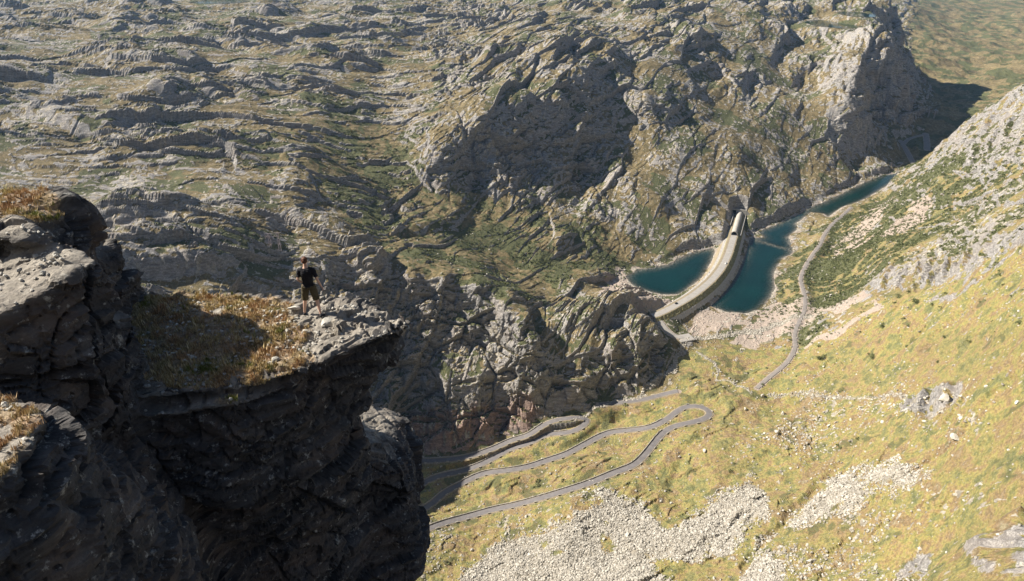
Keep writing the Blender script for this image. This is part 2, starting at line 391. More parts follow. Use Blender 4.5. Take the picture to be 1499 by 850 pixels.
SPAR = np.maximum.reduce([blob(Uw, Vw, P, 14) for P in ([(1060,670),(1130,620),(1200,575),(1330,582),(1250,640),(1150,665)],[(1230,745),(1330,730),(1450,700),(1470,740),(1350,780),(1240,790)],[(700,770),(860,720),(900,700),(930,740),(760,790)],
      [(1120,800),(1260,810),(1400,840),(1380,880),(1100,870)],[(600,780),(660,760),(680,800),(620,850)],[(1300,560),(1420,590),(1440,650),(1330,640)])])
PINK = np.maximum.reduce([blob(Uw, Vw, P, 5) for P in ([(885,400),(925,388),(918,408),(960,438),(1002,434),(985,452),(950,455),(915,444),(880,436)],[(1000,480),(1040,450),(1095,462),(1115,468),(1060,484),(1010,492)],
      [(1190,436),(1247,425),(1272,439),(1226,463),(1170,481),(1099,508),(1076,502),(1100,468),(1134,439)],[(1176,506),(1282,453),(1290,460),(1233,495),(1183,512)],[(1220,360),(1290,290),(1310,285),(1280,330),(1235,368)],[(1290,345),(1360,280),(1372,285),(1330,340)])])
RED = blob(Uw, Vw, [(540,640),(600,590),(680,600),(750,580),(800,600),(740,650),(660,672),(590,675)], 10)
OUT = np.maximum.reduce([blob(Uw, Vw, P, 7) for P in ([(1245,442),(1300,398),(1420,368),(1499,338),(1700,300),(1700,350),(1499,366),(1400,400),(1330,414),(1262,455)],[(1318,590),(1345,570),(1400,565),(1395,600),(1350,622),(1325,610)],
      [(1425,790),(1499,755),(1600,740),(1600,830),(1499,835),(1440,820)],[(1395,205),(1440,165),(1499,122),(1600,80),(1600,180),(1499,230),(1440,260)],[(1290,850),(1340,800),(1370,810),(1350,870)])])
def line_mask(P, wpx):
    P = np.asarray(P, float); out = np.zeros(U.shape, np.float32); m = (U > P[:,0].min()-40) & (U < P[:,0].max()+40) & (V > P[:,1].min()-40) & (V < P[:,1].max()+40)
    out[m] = sst(wpx, wpx*0.35, poly_sd(U[m]+wob[m]*4, V[m]+wob[m]*3, P, False)); return out
GUL = np.maximum.reduce([line_mask([(1250,650),(1215,690),(1180,735),(1140,775),(1110,810),(1088,835)], 9), line_mask([(1480,560),(1430,600),(1400,640),(1330,700)], 6), 0.6*line_mask([(1420,440),(1350,520),(1290,590),(1250,650)], 6)])
STRM = np.maximum.reduce([line_mask([(1190,455),(1150,470),(1110,482),(1060,490),(1015,495),(1000,508),(990,525),(985,542),(960,560),(930,575),(895,592),(840,610)], 5), 0.7*line_mask([(1020,515),(1045,530),(1052,540),(1045,552),(1075,558),(1100,575)], 2.5), 0.6*line_mask([(1130,575),(1200,575),(1330,580)], 4)])
ROCKY = np.clip(1 - MEAD - VALL, 0, 1)*near

# strata: asymmetric steps, gentle on the sunny side, a short drop on the other ------------------
def steps(X, Y, Zc, ang, lam, seed, drop=0.14):
    """ang: strike direction in degrees from +X; the drop faces away from the sun"""
    a = math.radians(ang); sx, sy = math.cos(a), math.sin(a); nx, ny = math.sin(a), -math.cos(a)
    return steps_ls(X*sx + Y*sy, X*nx + Y*ny, Zc, lam, seed, drop)
def steps_ls(l, s, Zc, lam, seed, drop=0.14):
    wv = n2(l/(lam*5), s/(lam*2.2), seed)*1.1 + n2(l/(lam*1.1), s/(lam*0.9), seed+5)*0.24
    t = s/lam + wv + Zc/(lam*2.2)
    f = t - np.floor(t)
    saw = np.where(f < 1-drop, f/(1-drop), 1-(f-(1-drop))/drop)
    amp = np.clip(0.55 + 1.1*n2(l/(lam*2.6), s/(lam*1.9), seed+11), 0, 1.4)
    return (saw-0.5)*amp
def facets(l, s, ll, ls, seed, up=0.7):
    """tilted slabs: every cell is a plane of its own, rising towards its broken edge"""
    x = l/ll + n2(l/ll*0.5, s/ls*0.5, seed+3)*0.25; y = s/ls + n2(l/ll*0.5, s/ls*0.5, seed+8)*0.25
    xf = np.floor(x); yf = np.floor(y); ix = xf.astype(np.int32); iy = yf.astype(np.int32)
    x = x.astype(np.float32); y = y.astype(np.float32); f1 = np.full(x.shape, 9.0, np.float32); H = np.zeros(x.shape, np.float32); f2 = f1.copy()
    for dx in (-1, 0, 1):
        for dy in (-1, 0, 1):
            h = _P[_P[(ix+dx+seed*17) & 255] + ((iy+dy) & 255)]
            ox = x-(xf+dx + _P[h+3]/256.0); oy = y-(yf+dy + _P[h+91]/256.0)
            d = ox*ox+oy*oy; c = d < f1
            hh = (_P[h+151]/256.0-0.5)*1.3 + oy*(up+(_P[h+7]/128.0-1)*0.7) + ox*(_P[h+31]/128.0-1)*0.7
            f2 = np.where(c, f1, np.minimum(f2, d)); H = np.where(c, hh, H); f1 = np.where(c, d, f1)
    return H, np.sqrt(f2)-np.sqrt(f1)
blend = U + (V-150)*0.35 + wob*60 + n2(X/60, Y/60, 13)*60
SEL = (blend > 640) & (V < 430) | (V >= 430) & (U > 430)
def rot(ang):
    a = math.radians(ang); return X*math.cos(a)+Y*math.sin(a), X*math.sin(a)-Y*math.cos(a)
la, sa = rot(9); lb, sb = rot(60)
Lc = np.where(SEL, lb, la); Sc = np.where(SEL, sb, sa)
leftw = sst(700, 450, U)*sst(500,380,V); D1 = (1+0.15*leftw)*(13*steps_ls(Lc, Sc, ZB, 120, 3, .2) + 8*steps_ls(Lc, Sc, ZB, 55, 10, 0.26))

fa, ea = facets(Lc, Sc, 64, 17, 1); fb, eb = facets(Lc, Sc, 26, 7.5, 2); fc, ec = facets(Lc, Sc, 11, 4.0, 3)
fz, ez = facets(Lc, Sc, 105, 50, 4, 0.9); fz = fz*sst(-0.3, 0.4, n2(X/260, Y/260, 47)+0.25*sst(350, 900, U))
am1 = sst(-0.5, 0.4, fbm2(X/110, Y/110, 2, 33)); am2 = sst(-0.35, 0.35, fbm2(X/48, Y/48, 2, 35))
D2 = (fz*12 - sst(.06,0,ez)*3)*(1-0.6*SHR)*(1-0.1*leftw) + (fa*4.6 - sst(0.10, 0, ea)*1.5)*am1 + (fb*2.6 - sst(0.12, 0, eb)*1.0)*am2 + (fc*1.25 - sst(0.15, 0, ec)*0.4)*am2
kn = fbm2(X/44, Y/44, 3, 21); kn3 = np.abs(n3(X/6, Y/6, ZB/6, 18))
cliff = sst(0.12, 0.35, slope0)
rough = 0.35 + 0.75*sst(-0.45, 0.35, fbm2(X/170, Y/170, 2, 31))
rough = rough*(1-0.55*SHR)
def knolls(lam, seed):
    f, e, i = worley(Lc/lam*0.42 + n2(X/lam, Y/lam, seed)*0.35, Sc/lam*1.25 + n2(X/lam, Y/lam, seed+4)*0.35, seed)
    return np.maximum(0, 1-(f/0.72)**2)*(0.25+i)*sst(0.15, 0.45, i)
patch = sst(-0.15, 0.25, fbm2(X/210, Y/210, 2, 95))
KN = knolls(85, 5)*11 + knolls(165, 9)*20*leftw + knolls(36, 6)*5*am2 + knolls(15, 7)*2.2*am1
g3a, ga = facets3(X/46, Y/46, ZB/34, 21); g3b, gb = facets3(X/19, Y/19, ZB/14, 22); g3c, gc = facets3(X/8, Y/8, ZB/6, 23)
Dsp = ROCKY*rough*(D1*(0.35+0.65*patch)*(1-0.5*cliff) + D2*0.8 + KN*(1-0.6*cliff) + kn*2.0 - kn3*0.7)
# cliffs: vertical ribs and buttresses
rib = fbm3(X/40, Y/40, ZB/70, 2, 15)*5 + g3a*11 - sst(.07, 0, ga)*5 + g3b*6.0 - sst(.08, 0, gb)*2 + g3c*2.4 + n3(X/5, Y/5, ZB/5, 29)*0.8 - 4.0
Dsp = Dsp + ROCKY*cliff*rib
# valley floor and slopes: softer
soft = np.clip(MEAD + 0.0*RIGHT, 0, 1)
Dsp = Dsp*(1-0.72*RIGHT) *(1+0*X) + near*MEAD*(fbm2(X/38, Y/38, 3, 41)*2.6 + fbm2(X/8, Y/8, 3, 44, .6)*0.75 + facets(X*.8+Y*.6, X*.6-Y*.8, 14, 7, 31)[0]*1.3*sst(-.1,.4,fbm2(X/55,Y/55,2,45))) + VALL*near*(steps(X, Y, ZB, 4, 130, 77, .45)*5 + fbm2(X/75, Y/75, 4, 42)*8 + fbm2(X/240, Y/240, 2, 46)*10)
Dsp = Dsp + near*OUT*(steps(X, Y, ZB, 35, 22, 81)*6.5 + steps(X, Y, ZB, 35, 9, 83)*3.0 - kn3*1.5 + 1.5) - near*GUL*3.0
Dsp = Dsp + near*(MEAD+RIGHT*0.5)*np.clip(steps(X, Y, ZB, 33, 55, 91), -.5, .5)*2.2
Dsp = Dsp*sst(8000, 3500, R)+ (1-sst(8000, 3500, R))*fbm2(X/900, Y/900, 4, 71)*90*sst(3500,9000,R)

# flatten for water, dam and roads -----------------------------------------------------------
sdA = np.full(X.shape, 999.0); sdB = sdA.copy()
for sdx, P in ((sdA, LA), (sdB, LB)):
    m = (X > P[:,0].min()-150) & (X < P[:,0].max()+150) & (Y > P[:,1].min()-150) & (Y < P[:,1].max()+150)
    sdx[m] = poly_sd(X[m], Y[m], P)
sdL = np.minimum(sdA, sdB) + wob*1.6
Dsp = Dsp*sst(-2, 26, sdL)
lakeside = sst(13, 1.0, sdL + 9*fbm2(X/25, Y/25, 2, 97) + 5*ROCKY)
N1 = normals(X, Y, Z)
sm = np.stack([N0[...,0], N0[...,1], N0[...,2]+0.5], -1); sm /= np.linalg.norm(sm, axis=-1)[...,None]
near_line = np.full(X.shape, 999.0); zline = np.zeros(X.shape)
LINES = [(L, hw) for _, L, hw, _ in ROADS] + [(DL-np.array([0, 0, 4.0]), 4.0), (SPUR, 4.0)]
zw = np.zeros(X.shape); zs = np.zeros(X.shape)
for L, hw in LINES:
    dl = np.full(X.shape, 999.0, np.float32); zl = np.zeros(X.shape, np.float32)
    for k in range(0, len(L)-1, 8):
        S = L[k:k+9]; m = (X > S[:,0].min()-22) & (X < S[:,0].max()+22) & (Y > S[:,1].min()-22) & (Y < S[:,1].max()+22)
        if not m.any(): continue
        xm, ym = X[m], Y[m]; bd = dl[m]; bz = zl[m]
        for j in range(len(S)-1):
            ex, ey = S[j+1,0]-S[j,0], S[j+1,1]-S[j,1]; q2 = ex*ex+ey*ey+1e-9
            t = np.clip(((xm-S[j,0])*ex+(ym-S[j,1])*ey)/q2, 0, 1)
            d = np.sqrt((xm-S[j,0]-t*ex)**2+(ym-S[j,1]-t*ey)**2) - hw; c = d < bd
            bd = np.where(c, d, bd); bz = np.where(c, S[j,2]+t*(S[j+1,2]-S[j,2]), bz)
        dl[m] = bd; zl[m] = bz
    c = dl < 60; wq = 1/(np.maximum(dl[c], 0)+0.3)**3; zw[c] += wq; zs[c] += wq*zl[c]; near_line = np.minimum(near_line, dl)
zline = zs/np.maximum(zw, 1e-9)
rd = sst(18, 0.5, near_line)
FLT = np.maximum(blob(U, V, [(100,425),(300,395),(480,383),(600,390),(690,418),(760,462),(740,470),(690,436),(600,408),(480,402),(300,425)], 10), 0)
CALM = blob(Uw, Vw, [(860,380),(880,300),(960,255),(1010,170),(1080,120),(1200,110),(1260,150),(1290,200),(1310,240),(1180,310),(1080,330),(930,395)], 18)
CALM2 = blob(U, V, [(930,450),(1040,440),(1130,430),(1180,420),(1290,420),(1300,460),(1120,530),(1000,540),(975,505),(955,480)], 10)
Dsp = Dsp*(1-0.65*FLT)*(1-0.62*CALM)*(1-0.85*CALM2)
Dsp[1:-1] = (Dsp[:-2]+3*Dsp[1:-1]+Dsp[2:])/5
D_ = Dsp.copy()
for _ in range(2): D_[1:-1] = (D_[:-2]+2*D_[1:-1]+D_[2:])/4
Dsp = Dsp + (D_-Dsp)*leftw*0.8
X = X + sm[...,0]*Dsp*(1-rd); Y = Y + sm[...,1]*Dsp*(1-rd); Z = Z + sm[...,2]*Dsp*(1-rd)
# shore and lake bed
shore_z = np.where(sdL > 0, 0.35 + sdL*0.12, np.maximum(-9, sdL*0.30))
kS = sst(16, 3, sdL); Z = Z*(1-kS) + shore_z*kS
kq = sst(60, 25, sdL)*(sdL > 3); Z = np.where(sdL > 3, Z + kq*(np.maximum(Z, 0.35 + np.minimum(sdL, 30)*0.03)-Z), Z)
Zc_ = Z.copy(); Z = np.where((sdL > 0) & (sdL < 125) & (U > 1135) & (V > 345-0.407*(U-1100)), np.minimum(Z, 0.5+sdL*0.22+np.maximum(0, sdL-40)**2*0.009), Z); kc = sst(1312, 1265, U); Z = Z*kc + Zc_*(1-kc)
# sandbar just under the water
bar = np.zeros(X.shape); Bl = np.array([at_z(1100,349,0)[:2], at_z(1130,358,0)[:2], at_z(1158,366,0)[:2]])
m = (sdA < 40); bar[m] = sst(14, 4, poly_sd(X[m], Y[m], Bl, False)); Z = np.where(sdA < 0, Z*(1-bar) + bar*np.maximum(Z, -0.9), Z)
for (h, a_, b_) in POOLS:
    e = np.sqrt(((X-h[0])/a_)**2 + ((Y-h[1])/b_)**2) + wob*0.15
    k = sst(2.0, 0.9, e); Z = Z*(1-k) + k*(h[2]+6.8 - 1.5*sst(1, .6, e) )
Z = Z*(1-rd) + (zline-0.45)*rd
road_near = sst(3.2, 0.3, near_line)
print("relief", round(time.time()-T0, 1))

# ground cover masks ---------------------------------------------------------------------------
NF = normals(X, Y, Z); steep = 1-NF[..., 2]
nz1 = fbm2(X/9, Y/9, 4, 51); nz2 = fbm2(X/60, Y/60, 3, 55)
ROCK = sst(0.22, 0.34, steep + nz1*0.09 + nz2*0.07 + np.clip(fb,-1,1)*0.05*am2 + 0.03*ROCKY*(1-SHR) - 0.22*MEAD - 0.26*RIGHT*(1-MEAD) - 0.05*VALL)
ROCK = ROCK*(1-0.85*MEAD*(1-OUT))
ROCK = np.maximum(ROCK, OUT*sst(-0.2, 0.25, nz1+0.15)*0.9)
SPURM = blob(Uw, Vw, [(560,400),(700,420),(800,440),(960,470),(975,560),(820,630),(640,665),(560,640)], 20)
ROCK = ROCK*(1-0.8*SPURM*sst(.30,.18,steep+nz1*.06))
ROCK = np.maximum(ROCK, ROCKY*(1-RIGHT)*(1-SHR)*(1-.85*SPURM)*sst(0.16, 0.34, (fb*0.26+fa*0.22)+nz1*0.40+nz2*0.25+0.08*sst(420,300,V)+0.10*sst(300,900,700-U))*0.95)
ROCK = np.maximum(ROCK, 0.95*RIGHT*(1-SHR)*sst(0.25, 0.45, nz1*0.5+nz2*0.3+0.05*sst(1180,1420,U)*sst(330,150,V)))
SHRm = SHR*sst(0.0, 0.35, fbm2(X/11, Y/11, 3, 61)+ (SHR-0.6)*0.7)*(1-ROCK*0.8)
SHRm = np.maximum(SHRm, VALL*sst(-0.25, 0.35, fbm2(X/70, Y/70, 5, 63, .6)))
grn = blob(U, V, [(600,770),(600,690),(740,665),(900,640),(900,680),(740,780)], 20) + blob(U, V, [(1000,520),(1100,500),(1110,560),(1010,570)], 14)
SHRm = np.maximum(SHRm, 0.75*ROCKY*(1-ROCK)*sst(0.0, 0.35, fbm2(X/75, Y/60, 4, 64) + 0.12))
SHRm = np.maximum(SHRm, SPURM*(1-ROCK)*sst(-.1,.3,fbm2(X/16,Y/16,3,68)))
SHRm = np.maximum(SHRm, 0.55*MEAD*sst(0.34, 0.6, fbm3(X/14, Y/14, ZB/14, 4, 66) + 0.32*grn))
scn = fbm2(X/26, Y/26, 4, 79); SCREE = SCREE*sst(-0.50, 0.05, scn+(SCREE-0.5)*0.9-0.08)
SCRm = np.clip(SCREE*sst(-0.75, -0.15, nz1+SCREE-0.6) + STRM*0.8 + SPAR*sst(0.34, 0.5, fbm3(X/5, Y/5, ZB/5, 3, 71)) + lakeside*0.6, 0, 1)
SCRm = np.maximum(SCRm, 0.9*(MEAD+RIGHT*0.7)*sst(0.66, 0.76, fbm3(X/5, Y/5, ZB/5, 3, 73)))
SCRm = np.maximum(SCRm, 0.8*ROCKY*(1-SHR)*sst(0.30, 0.55, fbm2(X/6, Y/6, 4, 75)+nz2*0.4))
PNKm = np.clip(PINK*sst(-0.75, -0.3, nz1+0.25*PINK) + lakeside*0.9*(sdL > -3) + road_near*0.75, 0, 1)
YEL = np.clip(MEAD*0.9 + RIGHT*0.6 + 0.25*nz2, 0, 1)
idx = np.arange(X.size, dtype=np.int32).reshape(X.shape)
q4 = np.stack([idx[:-1, :-1], idx[1:, :-1], idx[1:, 1:], idx[:-1, 1:]], -1)
VV = np.stack([X, Y, Z], -1).reshape(-1, 3)
# ------------------------------------------------------------------ ground material
def attr(k, name):
    a = k.n("ShaderNodeAttribute"); a.attribute_name = name
    s = k.n("ShaderNodeSeparateColor"); k.l(a.outputs["Color"], s.inputs[0]); return s.outputs[0], s.outputs[1], s.outputs[2]
def ground_material():
    k = NT("mountain_ground")
    rock, shrub, scree = attr(k, "coverA"); pink, yel, red = attr(k, "coverB")
    p = k.pos()
    nb = k.noise(0.035, 5, 0.6, p); nm = k.noise(0.14, 5, 0.65, p); nf = k.noise(0.6, 5, 0.7, p); nff = k.noise(1.7, 4, 0.7, p)
    # grass and heath
    g1 = k.ramp(nm, [(0.30, (0.066,0.058,0.027)), (0.44, (0.135,0.106,0.048)), (0.56, (0.210,0.158,0.076)), (0.70, (0.30,0.235,0.14))])
    nl = k.noise(0.05, 4, 0.65, p)
    g2 = k.ramp(k.math('ADD', k.math('MULTIPLY', nm, .5), k.math('MULTIPLY', nl, .5)), [(0.35, (0.100,0.118,0.048)), (0.43, (0.185,0.185,0.068)), (0.485, (0.290,0.252,0.080)), (0.53, (0.300,0.220,0.092)), (0.58, (0.225,0.150,0.080)), (0.66, (0.31,0.27,0.17))])
    grass = k.mix(yel, g1, g2)
    grass = k.mix(k.ramp(nf, [(0.38, 0.9), (0.58, 0.0)]), grass, k.mix(0.6, grass, (0.045,0.042,0.022)))
    grass = k.mix(k.ramp(nff, [(0.56, 0.0), (0.68, 0.7)]), grass, (0.42,0.38,0.29))
    sh = k.ramp(nf, [(0.32, (0.036,0.044,0.020)), (0.50, (0.080,0.085,0.038)), (0.66, (0.135,0.130,0.062))])
    # rock
    st = k.noise(0.22, 5, 0.68, p, stretch=(0.35, 1.4, 2.2), rot=(0.1, 0.15, 0.9))
    rk = k.ramp(st, [(0.30, (0.11,0.103,0.10)), (0.43, (0.235,0.223,0.215)), (0.55, (0.38,0.362,0.342)), (0.70, (0.52,0.50,0.47))])
    rk = k.mix(k.ramp(nff, [(0.38, 0.75), (0.56, 0.0)]), rk, (0.11,0.105,0.10))
    rk = k.mix(k.ramp(nf, [(0.36, 0.6), (0.5, 0.0)]), rk, (0.15,0.14,0.12))
    rk = k.mix(k.ramp(nb, [(0.45, 0.0), (0.7, 0.3)]), rk, (0.34,0.27,0.22))
    rk = k.mix(k.math('MULTIPLY', red, 0.75), rk, k.mix(1.0, rk, (0.95,0.66,0.56), 'MULTIPLY'))
    vo = k.n("ShaderNodeTexVoronoi"); vo.inputs["Scale"].default_value = 0.42; vo.inputs["Randomness"].default_value = 1; k.l(p, vo.inputs["Vector"])
    vs = k.n("ShaderNodeTexVoronoi"); vs.inputs["Scale"].default_value = 1.1; k.l(p, vs.inputs["Vector"])
    sc0 = k.n("ShaderNodeSeparateColor"); k.l(vo.outputs["Color"], sc0.inputs[0])
    sc = k.ramp(sc0.outputs[0], [(0.0, (0.19,0.17,0.135)), (0.5, (0.31,0.28,0.23)), (1.0, (0.43,0.395,0.335))])
    sc = k.mix(k.ramp(nf, [(0.30, 0.6), (0.5, 0)]), sc, (0.22,0.19,0.15))
    pk = k.ramp(nf, [(0.3, (0.25,0.20,0.165)), (0.7, (0.40,0.335,0.28))])
    # break the edges of the masks with finer noise
    def edge(m, n, a=0.35):
        return k.ramp(k.math('ADD', m, k.math('MULTIPLY', k.math('SUBTRACT', n, 0.5), a*2)), [(0.40, 0.0), (0.60, 1.0)])
    c = k.mix(edge(shrub, nf, 0.5), grass, sh)
    c = k.mix(edge(rock, nf, 0.6), c, rk)
    c = k.mix(edge(pink, nf, 0.5), c, pk)
    c = k.mix(edge(scree, nf, 0.5), c, sc)
    h = k.math('ADD', k.math('MULTIPLY', nf, 1.6), k.math('MULTIPLY', nff, 0.7))
    h = k.math('ADD', h, k.math('MULTIPLY', st, k.math('MULTIPLY', rock, 3.0)))
    h = k.math('ADD', h, k.math('MULTIPLY', k.math('SUBTRACT', 1.0, vo.outputs["Distance"]), k.math('MULTIPLY', scree, 1.2)))
    k.bump(h, 1.1, 0.9)
    return k.color(c)
M_GROUND = ground_material()
g = mesh_np("mountain_terrain", VV, q4, 4, M_GROUND, smooth=False)
tag(g, kind="structure")
def set_attr(o, name, a, b, c):
    at = o.data.color_attributes.new(name, 'FLOAT_COLOR', 'POINT')
    arr = np.ones((a.size, 4), np.float32); arr[:, 0] = a.ravel(); arr[:, 1] = b.ravel(); arr[:, 2] = c.ravel()
    at.data.foreach_set("color", arr.ravel())
set_attr(g, "coverA", ROCK, SHRm, SCRm); set_attr(g, "coverB", PNKm, YEL, RED)
print("terrain", round(time.time()-T0, 1))

# water ---------------------------------------------------------------------------------------
def water_material():
    k = NT("lake_water"); p = k.pos()
    k.b.inputs["Roughness"].default_value = 0.06; k.b.inputs["IOR"].default_value = 1.33; k.b.inputs["Specular IOR Level"].default_value = 0.3
    dpt = k.n("ShaderNodeAttribute"); dpt.attribute_name = "depth"
    n = k.noise(0.02, 3, 0.5, p)
    deep = k.ramp(n, [(0.35, (0.001,0.014,0.0125)), (0.65, (0.0012,0.020,0.0175))])
    k.color(deep)
    s = k.n("ShaderNodeSeparateColor"); k.l(dpt.outputs["Color"], s.inputs[0])
    k.l(k.ramp(s.outputs[0], [(0.0, 0.30), (0.22, 0.72), (0.55, 0.96), (1.0, 1.0)]), k.b.inputs["Alpha"])
    k.bump(k.noise(0.9, 3, 0.6, p), 0.12, 0.25)
    return k.m
M_WATER = water_material()
from mathutils.geometry import delaunay_2d_cdt
def water(poly, z, grow, name, label, nseg=None, spacing=6.0):
    P = np.asarray(poly, float); c = P.mean(0)
    x = np.arange(P[:,0].min()-grow, P[:,0].max()+grow, spacing); y = np.arange(P[:,1].min()-grow, P[:,1].max()+grow, spacing)
    gx, gy = np.meshgrid(x, y, indexing='ij'); sd_ = poly_sd(gx, gy, P)
    keep = sd_ < grow; id_ = np.full(gx.shape, -1); id_[keep] = np.arange(keep.sum())
    a, b, c_, d_ = id_[:-1,:-1], id_[1:,:-1], id_[1:,1:], id_[:-1,1:]
    ok = (a >= 0) & (b >= 0) & (c_ >= 0) & (d_ >= 0)
    Fq = np.stack([a[ok], b[ok], c_[ok], d_[ok]], -1)
    Vq = np.stack([gx[keep], gy[keep], np.full(keep.sum(), z)], -1)
    o = mesh_np(name, Vq, Fq, 4, M_WATER, smooth=True)
    dd = np.clip(-sd_[keep]*0.30/9.0, 0, 1)
    if name == "lake" and len(P) > 25:
        db = poly_sd(gx[keep], gy[keep], Bl, False); dd = np.where(db < 14, np.minimum(dd, 0.10+0.9*sst(4, 14, db)), dd)
    set_attr(o, "depth", dd, dd, dd)
    tag(o, kind="structure"); return o
water(LA, 0.0, 7, "lake", "")
water(LB, 0.0, 7, "lake", "")
for h, a_, b_ in POOLS:
    an = np.linspace(0, 2*math.pi, 28, endpoint=False)
    water(np.stack([h[0]+a_*1.1*np.cos(an), h[1]+b_*1.1*np.sin(an)], -1), h[2]+7.2, 5, "tarn", "", spacing=12)

# roads ---------------------------------------------------------------------------------------
def road_mat(name, c1, c2, dash=False):
    k = NT(name); p = k.pos(); n = k.noise(0.25, 4, 0.6, p); f = k.noise(2.0, 3, 0.7, p)
    c = k.ramp(n, [(0.3, c1), (0.7, c2)]); c = k.mix(k.math('MULTIPLY', f, 0.35), c, tuple(x*0.75 for x in c1))
    k.b.inputs["Roughness"].default_value = 0.9; return k.color(c)
M_ASPH = road_mat("worn_asphalt", (0.115,0.107,0.108), (0.165,0.153,0.15))
M_OLD = road_mat("gravel_track", (0.17,0.155,0.145), (0.24,0.215,0.195))
M_PALE = road_mat("pale_gravel", (0.25,0.235,0.215), (0.33,0.31,0.285))
M_VERGE = road_mat("verge_grit", (0.20,0.165,0.11), (0.28,0.235,0.165))
def side_dirs(L):
    t = np.gradient(L[:, :2], axis=0); t /= np.linalg.norm(t, axis=1)[:, None]+1e-9
    return np.stack([t[:, 1], -t[:, 0]], -1)          # to the right of travel
def ribbon(name, L, offs, mat, kind="structure", parent=None, mats=None):
    """offs: list of (side offset, dz) across"""
    S = side_dirs(L); nO = len(offs); Vs = []
    for o_, dz_ in offs:
        oo = np.asarray(o_)*np.ones(len(L)); Vs.append(np.stack([L[:,0]+S[:,0]*oo, L[:,1]+S[:,1]*oo, L[:,2]+dz_], -1))
    Vs = np.stack(Vs, 1); I = np.arange(len(L)*nO).reshape(len(L), nO)
    Fq = np.stack([I[:-1,:-1], I[:-1,1:], I[1:,1:], I[1:,:-1]], -1).reshape(-1, 4)
    o = mesh_np(name, Vs.reshape(-1, 3), Fq[:, ::-1], 4, mat, parent)
    if kind: tag(o, kind=kind)
    return o
for nm_, L, hw, mt in ROADS:
    m_ = M_ASPH if mt == 'asphalt' else M_OLD
    ribbon(nm_, L, [(-hw-.35, -.55), (-hw, 0.02), (0, 0.10), (hw, 0.02), (hw+.35, -.55)], m_)
    if mt == 'asphalt':
        for s_ in (-1, 1):
            ribbon("road_verge", L, [(s_*(hw+.1), -0.02), (s_*(hw+.8), -0.05), (s_*(hw+1.4), -0.7)], M_VERGE)
# ------------------------------------------------------------------ air
def haze_box():
    bm = bmesh.new(); bmesh.ops.create_cube(bm, size=1.0)
    bmesh.ops.scale(bm, vec=(46000, 46000, 1340), verts=bm.verts); bmesh.ops.translate(bm, vec=(0, 0, 480), verts=bm.verts)
    k = bpy.data.materials.new("haze_air"); k.use_nodes = True; t = k.node_tree; t.nodes.clear()
    out = t.nodes.new("ShaderNodeOutputMaterial"); pv = t.nodes.new("ShaderNodeVolumePrincipled")
    pv.inputs["Color"].default_value = (0.38, 0.64, 1.0, 1); pv.inputs["Density"].default_value = HAZE; pv.inputs["Anisotropy"].default_value = 0.15
    t.links.new(pv.outputs[0], out.inputs["Volume"])
    tag(obj_bm("haze", bm, k), kind="stuff")
HAZE = 0.000024
haze_box()

# ------------------------------------------------------------------ rock debris and shrubs
def ico(sub):
    bm = bmesh.new(); bmesh.ops.create_icosphere(bm, subdivisions=sub, radius=1.0)
    V_ = np.array([v.co[:] for v in bm.verts]); F_ = np.array([[v.index for v in f.verts] for f in bm.faces]); bm.free(); return V_, F_
def rock_shape(sub, seed, flat=0.7):
    """an angular block: a sphere cut by random planes"""
    V_, F_ = ico(sub); r = np.random.default_rng(seed); V_ = V_.copy()
    for _ in range(9):
        n_ = r.normal(size=3); n_ /= np.linalg.norm(n_); d = r.uniform(0.45, 0.8)
        s_ = V_@n_; c = s_ > d; V_[c] -= np.outer(s_[c]-d, n_)
    V_ *= r.uniform(0.7, 1.2, 3)*np.array([1, 1, flat]); return V_, F_
NB = len(VV)
Uf, Vf = U.ravel(), V.ravel(); Rf = R.ravel(); NFf = NF.reshape(-1, 3)
area = (Rf**2)*0 + 1.0
view = ((Uf > -60) & (Uf < 1560) & (Vf > -40) & (Vf < 900) & (Rf > 230))
def scatter(wt, count, seed, lo, hi, power=2.2):
    r = np.random.default_rng(seed); p = (wt.ravel()*view).astype(np.float64)
    # cell area of the mesh makes the spread even on the ground
    gx = np.linalg.norm(np.gradient(np.stack([X, Y], -1), axis=0), axis=-1); gy = np.linalg.norm(np.gradient(np.stack([X, Y], -1), axis=1), axis=-1)
    p *= (gx*gy).ravel(); p /= p.sum()
    i = r.choice(NB, count, replace=False, p=p) if (p > 0).sum() > count else np.nonzero(p)[0]
    s_ = lo + (hi-lo)*r.random(len(i))**power
    return i, s_, r
def merged(name, idx_, size, shapes, r, mat, sink=0.25, tilt=0.5, zs=1.0):
    Vs, Fs, off = [], [], 0; grp = r.integers(0, len(shapes), len(idx_))
    for k, (sv, sf) in enumerate(shapes):
        m_ = grp == k; ii = idx_[m_]; n_ = len(ii)
        if not n_: continue
        a = r.uniform(0, 2*np.pi, n_); b = r.normal(0, tilt, n_); ca, sa_, cb, sb_ = np.cos(a), np.sin(a), np.cos(b), np.sin(b)
        v = sv[None]*size[m_][:, None, None]*np.array([1, 1, zs])
        y1 = v[...,1]*cb[:,None]-v[...,2]*sb_[:,None]; z1 = v[...,1]*sb_[:,None]+v[...,2]*cb[:,None]
        x1 = v[...,0]*ca[:,None]-y1*sa_[:,None]; y2 = v[...,0]*sa_[:,None]+y1*ca[:,None]
        w_ = np.stack([x1, y2, z1], -1) + VV[ii][:, None] + np.array([0, 0, 1.0])*(size[m_]*(0.5-sink))[:, None, None]
        Vs.append(w_.reshape(-1, 3)); Fs.append((sf[None] + (np.arange(n_)*len(sv))[:, None, None]).reshape(-1, 3) + off); off += n_*len(sv)
    return mesh_np(name, np.vstack(Vs), np.vstack(Fs), 3, mat)
